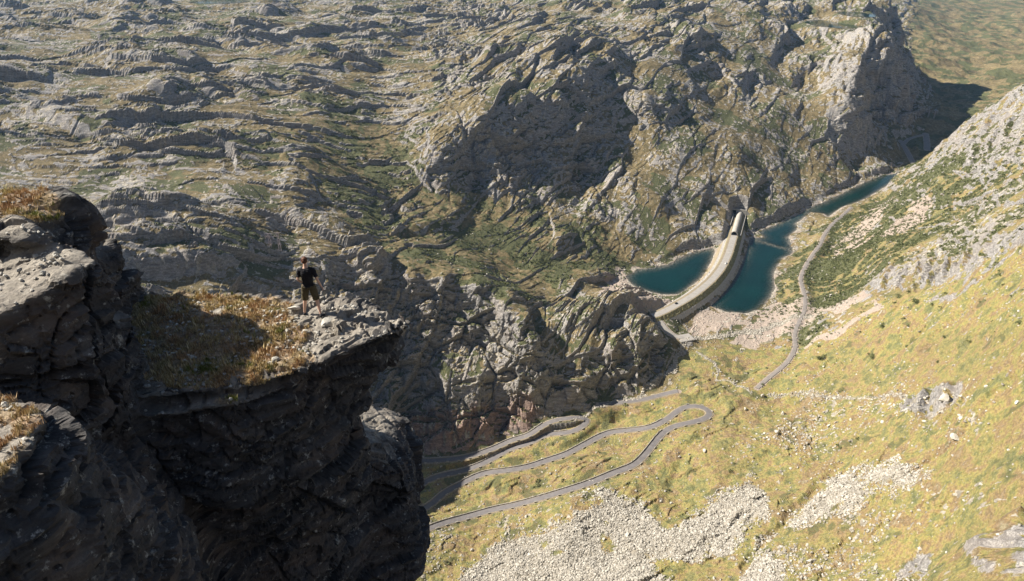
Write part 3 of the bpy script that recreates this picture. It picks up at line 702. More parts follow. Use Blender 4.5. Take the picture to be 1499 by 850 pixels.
def rock_mat(name, a, b, c):
    k = NT(name); p = k.pos(); nn = k.noise(0.9, 5, 0.7, p); g_ = k.n("ShaderNodeNewGeometry")
    base = k.ramp(g_.outputs["Random Per Island"], [(0, a), (0.5, b), (1, c)])
    base = k.mix(k.ramp(nn, [(0.35, 0.5), (0.6, 0.0)]), base, tuple(x*0.45 for x in a)); k.bump(nn, 0.3, 0.6); return k.color(base)
M_SCREE = rock_mat("scree_rock", (0.23,0.21,0.175), (0.36,0.335,0.29), (0.52,0.49,0.43))
SH = [rock_shape(1, s) for s in range(8)]
wS = np.clip(SCREE + 0.5*STRM, 0, 1)
i_, s_, r_ = scatter(wS*sst(-.8,.2,fbm2(X/12,Y/12,3,99)+.2), int(42000), 1, 0.25, 1.5, 2.8)
far_ = (NFf[i_][:, 2] > 0.3); i_, s_ = i_[far_], s_[far_]
tag(merged("scree", i_, s_, SH, r_, M_SCREE), kind="stuff")
wB = (SPAR*0.5 + 2.2*np.clip(HALO-SCREE,0,1)*HALO**2 + 0.09*MEAD + 0.06*RIGHT + 0.25*GUL + 0.4*sst(10, 0, np.abs(sdL-6)) + 0.9*PINK*0.2 + 0.030*ROCKY)*(near_line > 1.5)*(sdL > 1)
wB = wB*(0.15+sst(-0.2, 0.5, fbm2(X/35, Y/35, 3, 88)))
i_, s_, r_ = scatter(wB, int(44000), 2, 0.3, 1.7, 3.2)
tag(merged("loose_stones", i_, s_, SH, r_, M_SCREE), kind="stuff")
# shrubs: each is a heap of small leaf clumps
def shrub_mat():
    k = NT("shrub_leaves"); g_ = k.n("ShaderNodeNewGeometry"); p = k.pos()
    c = k.ramp(g_.outputs["Random Per Island"], [(0, (0.060,0.072,0.028)), (0.5, (0.105,0.118,0.045)), (1, (0.17,0.175,0.075))])
    k.b.inputs["Roughness"].default_value = 0.8; return k.color(c)
M_SHRUB = shrub_mat()
def leaf_heap(n_, seed, fl=0.55, sz=0.30):
    r = np.random.default_rng(seed); Vs, Fs = [], []
    for j in range(n_):
        d = r.normal(size=3); d /= np.linalg.norm(d); d[2] = abs(d[2]); c = d*r.uniform(0.45, 1.0)*np.array([1, 1, fl*1.4])
        a, b = r.normal(size=3), r.normal(size=3); a /= np.linalg.norm(a); b -= a*(a@b); b /= np.linalg.norm(b); q_ = sz*r.uniform(0.6, 1.3)
        Vs.append(np.array([c+a*q_, c+b*q_*0.8, c-a*q_*0.9, c-b*q_*0.7])); Fs.append(np.array([[0, 1, 2], [0, 2, 3]])+4*j)
    return np.vstack(Vs), np.vstack(Fs)
HE = [leaf_heap(26, s+50) for s in range(6)]
i_, s_, r_ = scatter(SHRm*(RIGHT+0.55*(ROCKY*SHR > 0.02)+0.10*MEAD+0.3*SPURM*MEAD+0.10*VALL)*(near_line > 1.0)*(sdL > 3)*(R < 3200), int(18000), 3, 0.7, 2.8, 2.2)
tag(merged("low_shrubs", i_, s_, HE, r_, M_SHRUB, sink=0.45, tilt=0.2), kind="stuff")
print("scatter", round(time.time()-T0, 1))
# ------------------------------------------------------------------ the near cliff with its ledge
def at_y(u, v, y):
    d = ray(u, v); t = y/d[1]; return Vector((d[0]*t, y, CAMZ + d[2]*t))
def hull_bm(bm, P):
    vs = [bm.verts.new(p) for p in P]; r = bmesh.ops.convex_hull(bm, input=vs)
    bad = [e for e in r["geom_interior"] if isinstance(e, bmesh.types.BMVert)] + [e for e in r["geom_unused"] if isinstance(e, bmesh.types.BMVert)]
    if bad: bmesh.ops.delete(bm, geom=list(set(bad)), context='VERTS')
def down(P, z): return [Vector((p.x, p.y, z)) for p in P]
def remeshed(name, hulls, vox):
    bm = bmesh.new()
    for h in hulls: hull_bm(bm, h)
    me = bpy.data.meshes.new(name); bm.to_mesh(me); bm.free()
    o = bpy.data.objects.new(name, me); COL.objects.link(o)
    m = o.modifiers.new("r", 'REMESH'); m.mode = 'VOXEL'; m.voxel_size = vox; m.adaptivity = 0
    dg = bpy.context.evaluated_depsgraph_get(); me2 = bpy.data.meshes.new_from_object(o.evaluated_get(dg))
    n_ = len(me2.vertices); V_ = np.empty(n_*3, np.float32); me2.vertices.foreach_get("co", V_); V_ = V_.reshape(-1, 3)
    N_ = np.empty(n_*3, np.float32); me2.vertices.foreach_get("normal", N_); N_ = N_.reshape(-1, 3)
    o.modifiers.clear(); o.data = me2; bpy.data.meshes.remove(me)
    return o, me2, V_, N_
def nbr_smooth(me, V_, it):
    ne = len(me.edges); E = np.empty(ne*2, np.int32); me.edges.foreach_get("vertices", E); E = E.reshape(-1, 2)
    cnt = np.bincount(E.ravel(), minlength=len(V_)).astype(np.float32)[:, None]
    for _ in range(it):
        A_ = np.stack([np.bincount(E[:,0], V_[E[:,1],k], len(V_)) + np.bincount(E[:,1], V_[E[:,0],k], len(V_)) for k in range(3)], -1)
        V_ = 0.5*V_ + 0.5*A_/cnt
    return V_.astype(np.float32)
Yp = at_y
LZ = 395.0
ledge_top = [Yp(608,473,16.8), Yp(602,469,17.1), Yp(545,452,18.1), Yp(500,445,18.4), Yp(440,446,18.6), Yp(300,447,18.7), Yp(215,436,19.3), Yp(120,440,19.0),
             Yp(543,499,16.1), Yp(485,520,15.5), Yp(434,544,14.85), Yp(350,568,14.3), Yp(220,578,14.2), Yp(150,585,14.0)]
hulls = [
    # projecting slab with the wedge below it
    ledge_top + [Yp(584,483,16.95), Yp(552,513,17.0), Yp(532,543,17.3), Yp(524,560,17.4), Yp(520,560,18.8), Yp(300,640,15.0), Yp(150,640,14.6), Yp(300,560,19.5), Yp(120,560,19.5)],
    # body right below the slab
    [Yp(535,545,17.4), Yp(508,632,17.9), Yp(470,560,16.3), Yp(425,560,14.75), Yp(345,590,14.0), Yp(215,605,13.8), Yp(150,640,13.5), Yp(330,700,13.6), Yp(500,700,17.2), Yp(420,760,15.9), Yp(250,800,14.3)]
      + down([Yp(509,632,17.8), Yp(500,700,17.2), Yp(400,760,16.3), Yp(200,760,14.6)], LZ) + [Vector((-9, 22, 405)), Vector((-9, 24, LZ)), Vector((-18, 21, 406.5)), Vector((-20, 22, LZ))],
    # lower bulge at the right
    [Yp(538,661,18.6), Yp(575,677,18.7), Yp(592,692,18.7), Yp(606,735,18.6), Yp(614,774,18.5), Yp(601,797,18.4), Yp(598,850,18.2), Yp(470,700,17.2), Yp(480,850,16.6)]
      + [Yp(592,980,17.2), Yp(480,980,16.5), Vector((-4.6, 23, 402)), Vector((-4.8, 23, LZ)), Vector((-9, 16.8, LZ)), Vector((-9, 22, 404))],
    # upper left buttress with a sloping lit top
    [Yp(76,356,14.6), Yp(126,362,14.5), Yp(150,377,14.2), Yp(161,400,14.1), Yp(-60,395,14.6), Yp(-80,500,11.9), Yp(0,461,12.4), Yp(60,428,12.9), Yp(110,395,13.5)]
      + [Yp(157,426,14.0), Yp(178,470,13.9), Yp(197,540,13.8), Yp(200,600,13.4), Yp(170,640,13.0), Yp(60,600,11.8), Yp(-80,620,11.2)] + [Vector((-14, 17, 411)), Vector((-20, 15, 412)), Vector((-20, 12, LZ)), Vector((-9.6, 14.5, LZ)), Vector((-18, 19, LZ))],
    # the back block behind it: its top is brown heath, it throws the long shadow on the ledge
    [Yp(-80,272,18.2), Yp(0,280,17.9), Yp(36,285,17.9), Yp(76,297,17.2), Yp(100,314,16.9), Yp(109,335,16.7), Yp(112,358,16.4), Yp(20,330,15.4), Yp(-100,330,15.2), Yp(70,400,15.6), Yp(130,440,16.6), Yp(20,450,16.0)]
      + [Vector((-15, 20.5, 412.3)), Vector((-24, 20.5, 412)), Vector((-15, 22, 402)), Vector((-24, 16, 402)), Vector((-12.5, 18.6, 409)), Vector((-12.3, 18.4, 412.4))],
    [Vector((-12.3,19.6,411.6)), Vector((-11.7,18.9,411.0)), Vector((-11.9,17.5,411.3)), Vector((-14,17.5,412)), Vector((-14,20.5,411.8)), Vector((-11.5,19.2,408.5)), Vector((-14,20.5,408)), Vector((-11.6,17,408))],  # hidden hull added to throw shade on the back of the ledge
    # small slab resting in front of it
    [Yp(-60,318,14.9), Yp(0,326,14.9), Yp(30,318,15.1), Yp(46,322,15.0), Yp(78,346,14.8), Yp(72,358,14.5), Yp(28,352,14.2), Yp(-60,350,14.2), Yp(60,362,15.2), Yp(-60,380,15.2)],
    # knuckles joining buttress and ledge
    [Yp(165,440,15.6), Yp(195,470,15.2), Yp(215,530,15.0), Yp(190,560,14.0), Yp(140,500,14.4), Yp(130,440,15.4), Yp(120,520,17), Yp(200,620,15.2), Yp(120,640,15.0)],
    # lower left block with the small lit shoulder
    [Yp(-60,575,11.2), Yp(0,577,11.0), Yp(30,590,10.8), Yp(60,596,10.6), Yp(68,612,10.2), Yp(0,705,8.6), Yp(-60,730,8.3), Yp(80,660,10.2), Yp(110,650,10.7), Yp(160,698,10.9), Yp(176,718,10.9), Yp(175,745,10.7), Yp(215,765,10.9), Yp(240,800,10.8), Yp(252,850,10.6), Yp(250,960,10.2), Yp(-60,960,7.4)]
      + [Vector((-15, 13, 411)), Vector((-15, 8.2, LZ)), Vector((-5.6, 10.5, LZ)), Vector((-8, 15, LZ)), Vector((-17, 15, LZ)), Vector((-9, 14, 405))],
    # spur in the shade between the two
    [Yp(235,760,12.2), Yp(330,790,14.6), Yp(200,660,13.2), Yp(120,620,12.6), Yp(290,850,13.4), Yp(250,900,12)] + [Vector((-7, 14, LZ)), Vector((-9, 17, 404)), Vector((-12, 16, LZ)), Vector((-5.8, 12.5, LZ))],
]
cliff_o, cme, CV_, CN_ = remeshed("cliff", hulls, 0.075)
print("cliff verts", len(CV_), round(time.time()-T0, 1))
V0 = nbr_smooth(cme, CV_, 3)
x, y, z = (V0[:, i].astype(np.float64) for i in range(3))
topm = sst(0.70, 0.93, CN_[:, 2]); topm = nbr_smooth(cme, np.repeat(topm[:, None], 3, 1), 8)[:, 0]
# strata: parallel sheets dipping down towards the left
dn = np.array([0.42, -0.30, 0.86]); dn /= np.linalg.norm(dn)
sD = x*dn[0] + y*dn[1] + z*dn[2] + fbm3(x/5, y/5, z/5, 2, 4)*0.5; lx = x*0.86 - z*0.42; ly = y
fB, eB = facets3(lx/7.0, ly/6, sD/2.6, 5)
f0, e0 = facets3(lx/3.4+fbm3(x/3, y/3, z/3, 2, 14)*.25, ly/2.6, sD/1.5, 1); f1_, e1_ = facets3(lx/1.25, ly/1.0, sD/0.55, 2); f2_, e2_ = facets3(lx/0.5, ly/0.45, sD/0.22, 3)
bench = (sD/0.62 + n3(x/3, y/3, z/3, 6)*1.2); bf = bench-np.floor(bench); bs = np.where(bf < 0.8, bf/0.8, (1-bf)/0.2)-0.5
fine = fbm3(x/0.5, y/0.5, z/0.3, 3, 33)
face = fB*0.55 - sst(0.02, 0, eB)*0.25 + f0*0.30 - sst(0.04, 0, e0)*0.17 + f1_*0.17 - sst(0.06, 0, e1_)*0.09 + f2_*0.065 - sst(.1, 0, e2_)*.03 + bs*0.10*np.clip(0.6+n3(x/2,y/2,z/2,9),0,1.3) + fine*0.035 + fbm3(x/2.2, y/2.2, z/2.2, 2, 23)*0.07
top = fbm3(x/1.6, y/1.6, z/1.6, 3, 43)*0.09 + f1_*0.05 + fine*0.035
# bare slabs at the tip of the ledge
onledge = (z > 408.6) & (z < 411.2) & (y > 13.5)
tipm = sst(-6.6, -5.4, x + 0.45*(y-17) + n2(x*1.5, y*1.5, 3)*0.6)*onledge
tx = x*0.80 - y*0.60; ty = x*0.6+y*0.8
ft, et = facets3(tx/0.42, ty/1.0, z/0.9, 6)
top = top + tipm*(ft*0.12 - sst(0.08, 0, et)*0.10 + f1_*0.10)
dd_ = face*(1-topm*0.85) + top*topm
Vn = V0 + CN_*dd_[:, None]
# narrow cracks
cme.vertices.foreach_set("co", Vn.astype(np.float32).ravel()); cme.update()
cme.polygons.foreach_set("use_smooth", np.zeros(len(cme.polygons), bool))
veg = topm*(1-tipm)*(y > 13.2)*(z < 411)*sst(-0.75, -0.25, n3(x/1.2, y/1.2, z/1.2, 51) + 0.15*sst(18.6, 17, y)) 
veg = np.maximum(veg, topm*(z > 412.6)*(y > 15.6)*sst(-0.25, 0.1, n3(x/0.9, y/0.9, z, 53)+0.2*sst(16,17,y)))
veg = np.maximum(veg, topm*(y < 11.5)*sst(-0.3, 0.1, n3(x/0.8, y/0.8, z, 54)))
veg = veg*((z > 408.9) | (y < 11.5))*np.where((y > 12) & (x > -12), sst(13.9, 14.7, y + n3(x, y, z, 57)*0.7), 1)
veg = np.maximum(veg, 0.8*sst(0.45, 0.7, CN_[:,2])*(x < -7)*(y>13)*(z < 410.5)*(z > 408.9)*(y > 15)*sst(0.0, 0.2, n3(x/0.7, y/0.7, z/0.7, 55)))
def cliff_material():
    k = NT("cliff_rock"); p = k.pos(); vg, tp, _ = attr(k, "coverA")
    nb = k.noise(0.5, 5, 0.6, p); nm = k.noise(2.2, 6, 0.7, p); nf = k.noise(9, 5, 0.7, p); sf = k.noise(1.6, 6, 0.7, p, stretch=(0.5, 0.5, 2.2), rot=(0.35, -0.45, 0))
    rk = k.ramp(sf, [(0.30, (0.020,0.020,0.022)), (0.45, (0.043,0.042,0.043)), (0.58, (0.074,0.071,0.070)), (0.72, (0.15,0.142,0.135))])  # face colour darkened to carry the shade of the cliff
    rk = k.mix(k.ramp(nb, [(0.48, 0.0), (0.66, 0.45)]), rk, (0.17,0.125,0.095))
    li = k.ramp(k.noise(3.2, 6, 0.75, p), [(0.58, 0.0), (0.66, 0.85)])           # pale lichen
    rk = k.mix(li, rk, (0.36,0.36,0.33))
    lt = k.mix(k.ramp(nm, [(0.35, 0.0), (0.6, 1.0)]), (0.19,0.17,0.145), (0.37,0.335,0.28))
    rk = k.mix(k.math('MULTIPLY', tp, 0.75), rk, lt)  # upward faces painted lighter, like sunlit tops
    rk = k.mix(k.ramp(nf, [(0.33, 0.6), (0.52, 0.0)]), rk, (0.07,0.066,0.062))
    he = k.ramp(k.noise(1.1, 6, 0.72, p), [(0.28, (0.09,0.09,0.03)), (0.40, (0.20,0.15,0.08)), (0.50, (0.35,0.275,0.19)), (0.58, (0.29,0.19,0.12)), (0.64, (0.42,0.34,0.25)), (0.74, (0.56,0.50,0.41))])
    he = k.mix(k.ramp(nf, [(0.40, 0.65), (0.62, 0.0)]), he, (0.10,0.072,0.042))
    c = k.mix(k.ramp(k.math('ADD', vg, k.math('MULTIPLY', k.math('SUBTRACT', nf, 0.5), 0.6)), [(0.42, 0.0), (0.58, 1.0)]), rk, he)
    h = k.math('ADD', k.math('MULTIPLY', nf, 0.5), k.math('MULTIPLY', k.noise(30, 4, 0.7, p), 0.2)); h = k.math('ADD', h, k.math('MULTIPLY', sf, 0.9))
    k.bump(h, 0.10, 0.9); return k.color(c)
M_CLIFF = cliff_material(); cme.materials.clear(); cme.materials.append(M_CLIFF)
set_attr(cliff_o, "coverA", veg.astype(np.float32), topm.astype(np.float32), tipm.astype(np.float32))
tag(cliff_o, kind="structure")
# the mountainside that carries it
low = [[Vector((-5.2,17.6,402)), Vector((-9,14,402)), Vector((-14,9.5,402)), Vector((-30,9,405)), Vector((-34,24,398)), Vector((-12,24,397)), Vector((-3,22,385)), Vector((-5,12,380)), Vector((-16,4,380)), Vector((-60,2,390)), Vector((-70,40,395)), Vector((-14,34,385)), Vector((8,34,330)), Vector((4,4,320)), Vector((-60,-20,330)), Vector((-110,60,340)), Vector((-14,70,330))],
       [Vector((-14,14,408)), Vector((-15,11,402)), Vector((-60,5,413)), Vector((-70,30,413)), Vector((-20,22,410)), Vector((-18,15,409)), Vector((-60,10,390)), Vector((-16,20,395))]]
base_o, bme, BV_, BN_ = remeshed("cliff_foot", low, 0.8)
BV0 = nbr_smooth(bme, BV_, 6); x, y, z = (BV0[:, i].astype(np.float64) for i in range(3))
fb0, eb0 = facets3(x/9, y/8, z/6, 11); fb1, eb1 = facets3(x/3.6, y/3.2, z/2.4, 12)
BVn = BV0 + BN_*(fb0*2.0 + fb1*0.9 - 1.6)[:, None]
bme.vertices.foreach_set("co", BVn.astype(np.float32).ravel()); bme.update(); bme.polygons.foreach_set("use_smooth", np.zeros(len(bme.polygons), bool))
bme.materials.clear(); bme.materials.append(M_CLIFF)
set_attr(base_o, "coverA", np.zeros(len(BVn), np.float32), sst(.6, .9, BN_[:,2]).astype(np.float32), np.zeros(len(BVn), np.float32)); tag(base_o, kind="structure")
print("cliff", round(time.time()-T0, 1))
# ------------------------------------------------------------------ the dam with its road, the concrete gallery
M_RIP = rock_mat("riprap_stone", (0.24,0.225,0.21), (0.33,0.31,0.29), (0.42,0.40,0.37))
def dam_grass():
    k = NT("dam_grass"); p = k.pos(); n_ = k.noise(0.35, 5, 0.7, p)
    k.bump(n_, 0.4, 0.6); return k.color(k.ramp(n_, [(0.32, (0.12,0.11,0.05)), (0.5, (0.20,0.18,0.085)), (0.68, (0.31,0.27,0.17))]))
M_DGR = dam_grass()
DM = DL[2:]
dam = empty("dam", (float(DM[len(DM)//2, 0]), float(DM[len(DM)//2, 1]), 0.0))
tag(dam, "curved rockfill dam carrying a pale road between the two lake basins", "dam")
def on(o, root):
    o.matrix_parent_inverse = Matrix.Translation(root.location).inverted() if root.rotation_mode != 'QUATERNION' else root.matrix_world.inverted(); return o
def rib2(name, L, offs, mat, root):
    if root.name.startswith('dam'): offs = [(a*0.84, b) for a, b in offs]
    r = ribbon(name, L, offs, mat, kind=None, parent=root); on(r, root); return r
def rough_rib(name, L, o0, z0, o1, z1, n_, mat, root, amp, seed):
    offs = [(o0+(o1-o0)*t, z0+(z1-z0)*t) for t in np.linspace(0, 1, n_)]
    L2 = np.stack([np.interp(np.linspace(0, len(L)-1, len(L)*3), np.arange(len(L)), L[:, i]) for i in range(3)], -1)
    r = rib2(name, L2, offs, mat, root); n_v = len(r.data.vertices); v = np.empty(n_v*3, np.float32); r.data.vertices.foreach_get("co", v); v = v.reshape(-1, 3)
    f_, e_, i_ = worley(v[:, 0]/1.2, v[:, 1]/1.2, seed); w2 = np.tile(np.concatenate([[0], np.ones(n_-2), [0]]), len(L2))
    v[:, 2] += (i_-0.5)*amp*w2*2 + fbm2(v[:,0]/5, v[:,1]/5, 2, seed)*amp*w2; r.data.vertices.foreach_set("co", v.ravel()); r.data.update(); return r
rib2("crest_fill", DM, [(-9.0, -.5), (-8.6, -.12), (-6.4, 0.0), (6.4, 0.0), (7.2, -.25), (7.6, -.9)], M_VERGE, dam)
rib2("crest_road", DM, [(-4.9, .06), (0, .12), (4.9, .06)], M_PALE, dam)
rough_rib("grass_strip", DM, -10.4, -2.6, -8.6, -.10, 4, M_DGR, dam, .15, 4)
rough_rib("gravel_berm", DM, -15.6, -4.6, -10.2, -2.5, 8, M_PALE, dam, .35, 5)
rough_rib("lake_bank", DM, -26.0, -16.0, -15.5, -4.5, 12, M_VERGE, dam, .6, 6)
rough_rib("grass_bank", DM, 7.0, -.1, 13.6, -5.0, 9, M_DGR, dam, .4, 7)
rough_rib("riprap_slope", DM, 13.4, -4.6, 24.5, -16.5, 14, M_RIP, dam, 0.5, 8)
ribbon("road", SPUR, [(-3.6, -.4), (-3.2, .10), (0, .18), (3.2, .10), (3.6, -.4)], M_PALE)
lay = np.array([SPUR[-1]+np.array([dx, dy, 0]) for dx, dy in ((-9,-3),(9,3))]); lay[:, 2] = SPUR[-1, 2]
ribbon("lay_by", lay, [(-7.5, -.4), (-6.8, .14), (0, .16), (6.8, .14), (7.5, -.4)], M_PALE)

M_CONC = simple("weathered_concrete", (0.33,0.31,0.275), 0.85, 0.16, 0.6)
M_CONCD = simple("darker_concrete", (0.30,0.29,0.28), 0.9, 0.2, 0.5)  # slightly darker, greyer concrete
M_DARK = simple("tunnel_shade_black", (0.012,0.012,0.013), 1.0, 0.1)  # near-black colour stands in for the darkness inside the tunnel
k0 = int(np.argmin(np.abs(project(DL[:,0], DL[:,1], DL[:,2])[1] - 345))); GLn = DL[k0:]
ext = GLn[-1] + (GLn[-1]-GLn[-3])/np.linalg.norm(GLn[-1]-GLn[-3])*np.array([[6.0], [16.0]]); GLn = np.vstack([GLn, ext]); GLn[:, 2] = DAMZ+0.1
gal = empty("tunnel_gallery", tuple(float(c) for c in GLn[0])); tag(gal, "pale concrete barrel roofed gallery leading the dam road into the mountainside", "tunnel gallery")
def arch(r_, wall, n_=14): return [(-r_, -0.2), (-r_, wall)] + [(-r_*math.cos(a), wall+r_*math.sin(a)) for a in np.linspace(0, math.pi, n_)[1:-1]] + [(r_, wall), (r_, -0.2)]
A1, A2 = arch(4.3, 1.7), arch(3.8, 1.7)
rib2("roof_shell", GLn, A1, M_CONC, gal); rib2("inner_lining", GLn, A2, M_DARK, gal)  # lining painted near black as unlit interior
S0 = side_dirs(GLn)
def frame_ring(i, name, a, b, th, mat):
    c = GLn[i]; s_ = S0[i]; t_ = np.array([-s_[1], s_[0]]); bm = bmesh.new(); rows = []
    for d in (-th/2, th/2):
        rows.append([[bm.verts.new((c[0]+s_[0]*o_+t_[0]*d, c[1]+s_[1]*o_+t_[1]*d, c[2]+z_)) for o_, z_ in pr] for pr in (a, b)])
    n_ = len(a)
    for j in range(n_-1):
        for q0, q1 in ((rows[0][0], rows[0][1]), (rows[1][0], rows[1][1]), (rows[0][0], rows[1][0]), (rows[0][1], rows[1][1])):
            bm.faces.new((q0[j], q0[j+1], q1[j+1], q1[j]))
    o = obj_bm(name, bm, mat, gal); on(o, gal); return o
frame_ring(0, "portal_ring", arch(4.7, 1.75), arch(3.78, 1.7), 0.8, M_CONC)
for q_ in range(4, len(GLn)-3, 4): frame_ring(q_, "joint_rib", arch(4.42, 1.7), arch(4.25, 1.7), 0.35, M_CONC)
rib2("shade_channel", GLn[1:-2], [(4.35, -.1), (4.6, -1.8), (8.6, -1.8), (8.9, -.2)], M_CONCD, gal)  # sunk and darkened where the barrel's shadow falls
rib2("parapet_wall", GLn[:-2], [(8.9, -1.8), (8.9, 1.2), (9.5, 1.2), (9.5, -3)], M_CONC, gal)
rib2("parapet_wall", GLn[len(GLn)//3:-2], [(-9.4, -2.5), (-9.4, 2.2), (-8.8, 2.2), (-8.8, -.4)], M_CONCD, gal)
def slab_at(i, name, o0, o1, z0, z1, th, mat, dt=0.0, root=None, slope=0.0):
    c = GLn[i]; s_ = S0[i]; t_ = np.array([-s_[1], s_[0]]); bm = bmesh.new(); v = []
    for o_ in (o0, o1):
        for d in (-th/2+dt, th/2+dt):
            for z_ in (z0, z1 - (slope if o_ == o1 else 0)):
                v.append(bm.verts.new((c[0]+s_[0]*o_+t_[0]*d, c[1]+s_[1]*o_+t_[1]*d, c[2]+z_)))
    bmesh.ops.convex_hull(bm, input=v); o = obj_bm(name, bm, mat, root or gal); on(o, root or gal); return o
e_ = len(GLn)-3
slab_at(e_, "head_wall", -14.5, -12.0, -1, 8.0, 1.2, M_CONC); slab_at(e_, "head_wall", -6.0, 9.5, 5.2, 8.6, 1.2, M_CONC); slab_at(e_, "head_wall", -6.2, -4.4, -1, 5.3, 1.3, M_CONC); slab_at(e_, "head_wall", 4.4, 9.5, -1, 5.3, 1.3, M_CONC)
slab_at(e_, "head_wall", -12.1, -5.9, 6.6, 8.4, 1.1, M_CONC); slab_at(e_, "mouth_shade_slab", -12.0, -6.1, -1, 6.7, 0.5, M_DARK, 1.2)  # black slab fills the mouth in place of its shade
slab_at(e_, "wing_wall", -20, -14.4, -1, 8.0, 1.0, M_CONC, 0.0, slope=6.0); slab_at(e_, "wing_wall", 9.4, 16, -1, 8.0, 1.0, M_CONC, 0.0, slope=6.0)

# ------------------------------------------------------------------ cars on the dam
M_GLASS = simple("car_glass", (0.02,0.025,0.03), 0.12); M_TYRE = simple("tyre_rubber", (0.02,0.02,0.02), 0.9); M_RIM = simple("wheel_metal", (0.45,0.45,0.46), 0.35, metal=0.8)
def make_car(paint, loc, rz, label, group):
    root = empty("car", loc, rz); tag(root, label, "car", group)
    prof = [(-2.2,.35),(-2.25,.62),(-2.15,.88),(-1.35,.95),(1.0,.98),(2.0,.82),(2.2,.58),(2.15,.32)]
    def loft(name, pr, wd, mat, par, top_in=0.0, zt=9):
        bm = bmesh.new(); rows = []
        for s_, k in ((-1, .97), (-1, 1.0), (1, 1.0), (1, .97)):
            e2 = s_*wd*(1.0 if k == 1.0 else .86)
            rows.append([bm.verts.new((px*(1.0 if k == 1.0 else .985), e2*(1-top_in*(pz > zt)), pz)) for px, pz in pr])
        n_ = len(pr)
        order = [rows[0], rows[1], rows[2], rows[3]]
        order = [rows[1], rows[2]]
        for j in range(n_): bm.faces.new((rows[1][j], rows[1][(j+1) % n_], rows[2][(j+1) % n_], rows[2][j]))
        bm.faces.new(rows[1]); bm.faces.new(rows[2][::-1])
        for v in rows[0]+rows[3]: bm.verts.remove(v)
        bmesh.ops.bevel(bm, geom=bm.edges[:], offset=0.05, segments=2, affect='EDGES')
        return obj_bm(name, bm, mat, par, True)
    body = loft("body", prof, .90, paint, root)
    cab = [(-1.75,.90),(-1.30,1.40),(0.10,1.44),(0.95,.95)]
    gl = loft("windows", cab, .78, M_GLASS, root); rf = loft("roof", [(-1.28,1.385),(-1.2,1.47),(0.0,1.50),(0.1,1.42)], .76, paint, root)
    for px in (-1.35, 1.35):
        for s_ in (-1, 1):
            bm = bmesh.new(); bmesh.ops.create_cone(bm, cap_ends=True, segments=20, radius1=.33, radius2=.33, depth=.22, matrix=Matrix.Translation((px, s_*.80, .33)) @ Matrix.Rotation(math.pi/2, 4, 'X'))
            wh = obj_bm("wheel", bm, M_TYRE, root); bm = bmesh.new(); bmesh.ops.create_cone(bm, cap_ends=True, segments=16, radius1=.20, radius2=.20, depth=.03, matrix=Matrix.Translation((px, s_*.925, .33)) @ Matrix.Rotation(math.pi/2, 4, 'X'))
            obj_bm("rim", bm, M_RIM, wh)
    for px, nm, c_ in ((2.19, "headlight", M_RIM), (-2.24, "tail_light", simple("tail_light_red", (0.35,0.02,0.02), .3))):
        for s_ in (-1, 1):
            bm = bmesh.new(); bmesh.ops.create_cube(bm, size=1, matrix=Matrix.Translation((px, s_*.62, .68)) @ Matrix.Diagonal((.06, .3, .14, 1))); obj_bm(nm, bm, c_, root)
    return root
def dam_point(v_px, off):
    k = int(np.argmin(np.abs(project(DL[:,0], DL[:,1], DL[:,2])[1]-v_px))); s_ = side_dirs(DL)[k]; return (float(DL[k,0]+s_[0]*off), float(DL[k,1]+s_[1]*off), DAMZ+.12), math.atan2(s_[0], -s_[1])
(pc, ac) = dam_point(444.5, -2.0); make_car(simple("black_car_paint", (0.012,0.012,0.014), 0.25), pc, ac, "black car driving on the dam road near its lower end", "cars on the dam road")
(pc, ac) = dam_point(385, 2.3); make_car(simple("white_car_paint", (0.75,0.75,0.73), 0.3), pc, ac+math.pi, "small white car on the dam road below the tunnel gallery", "cars on the dam road")

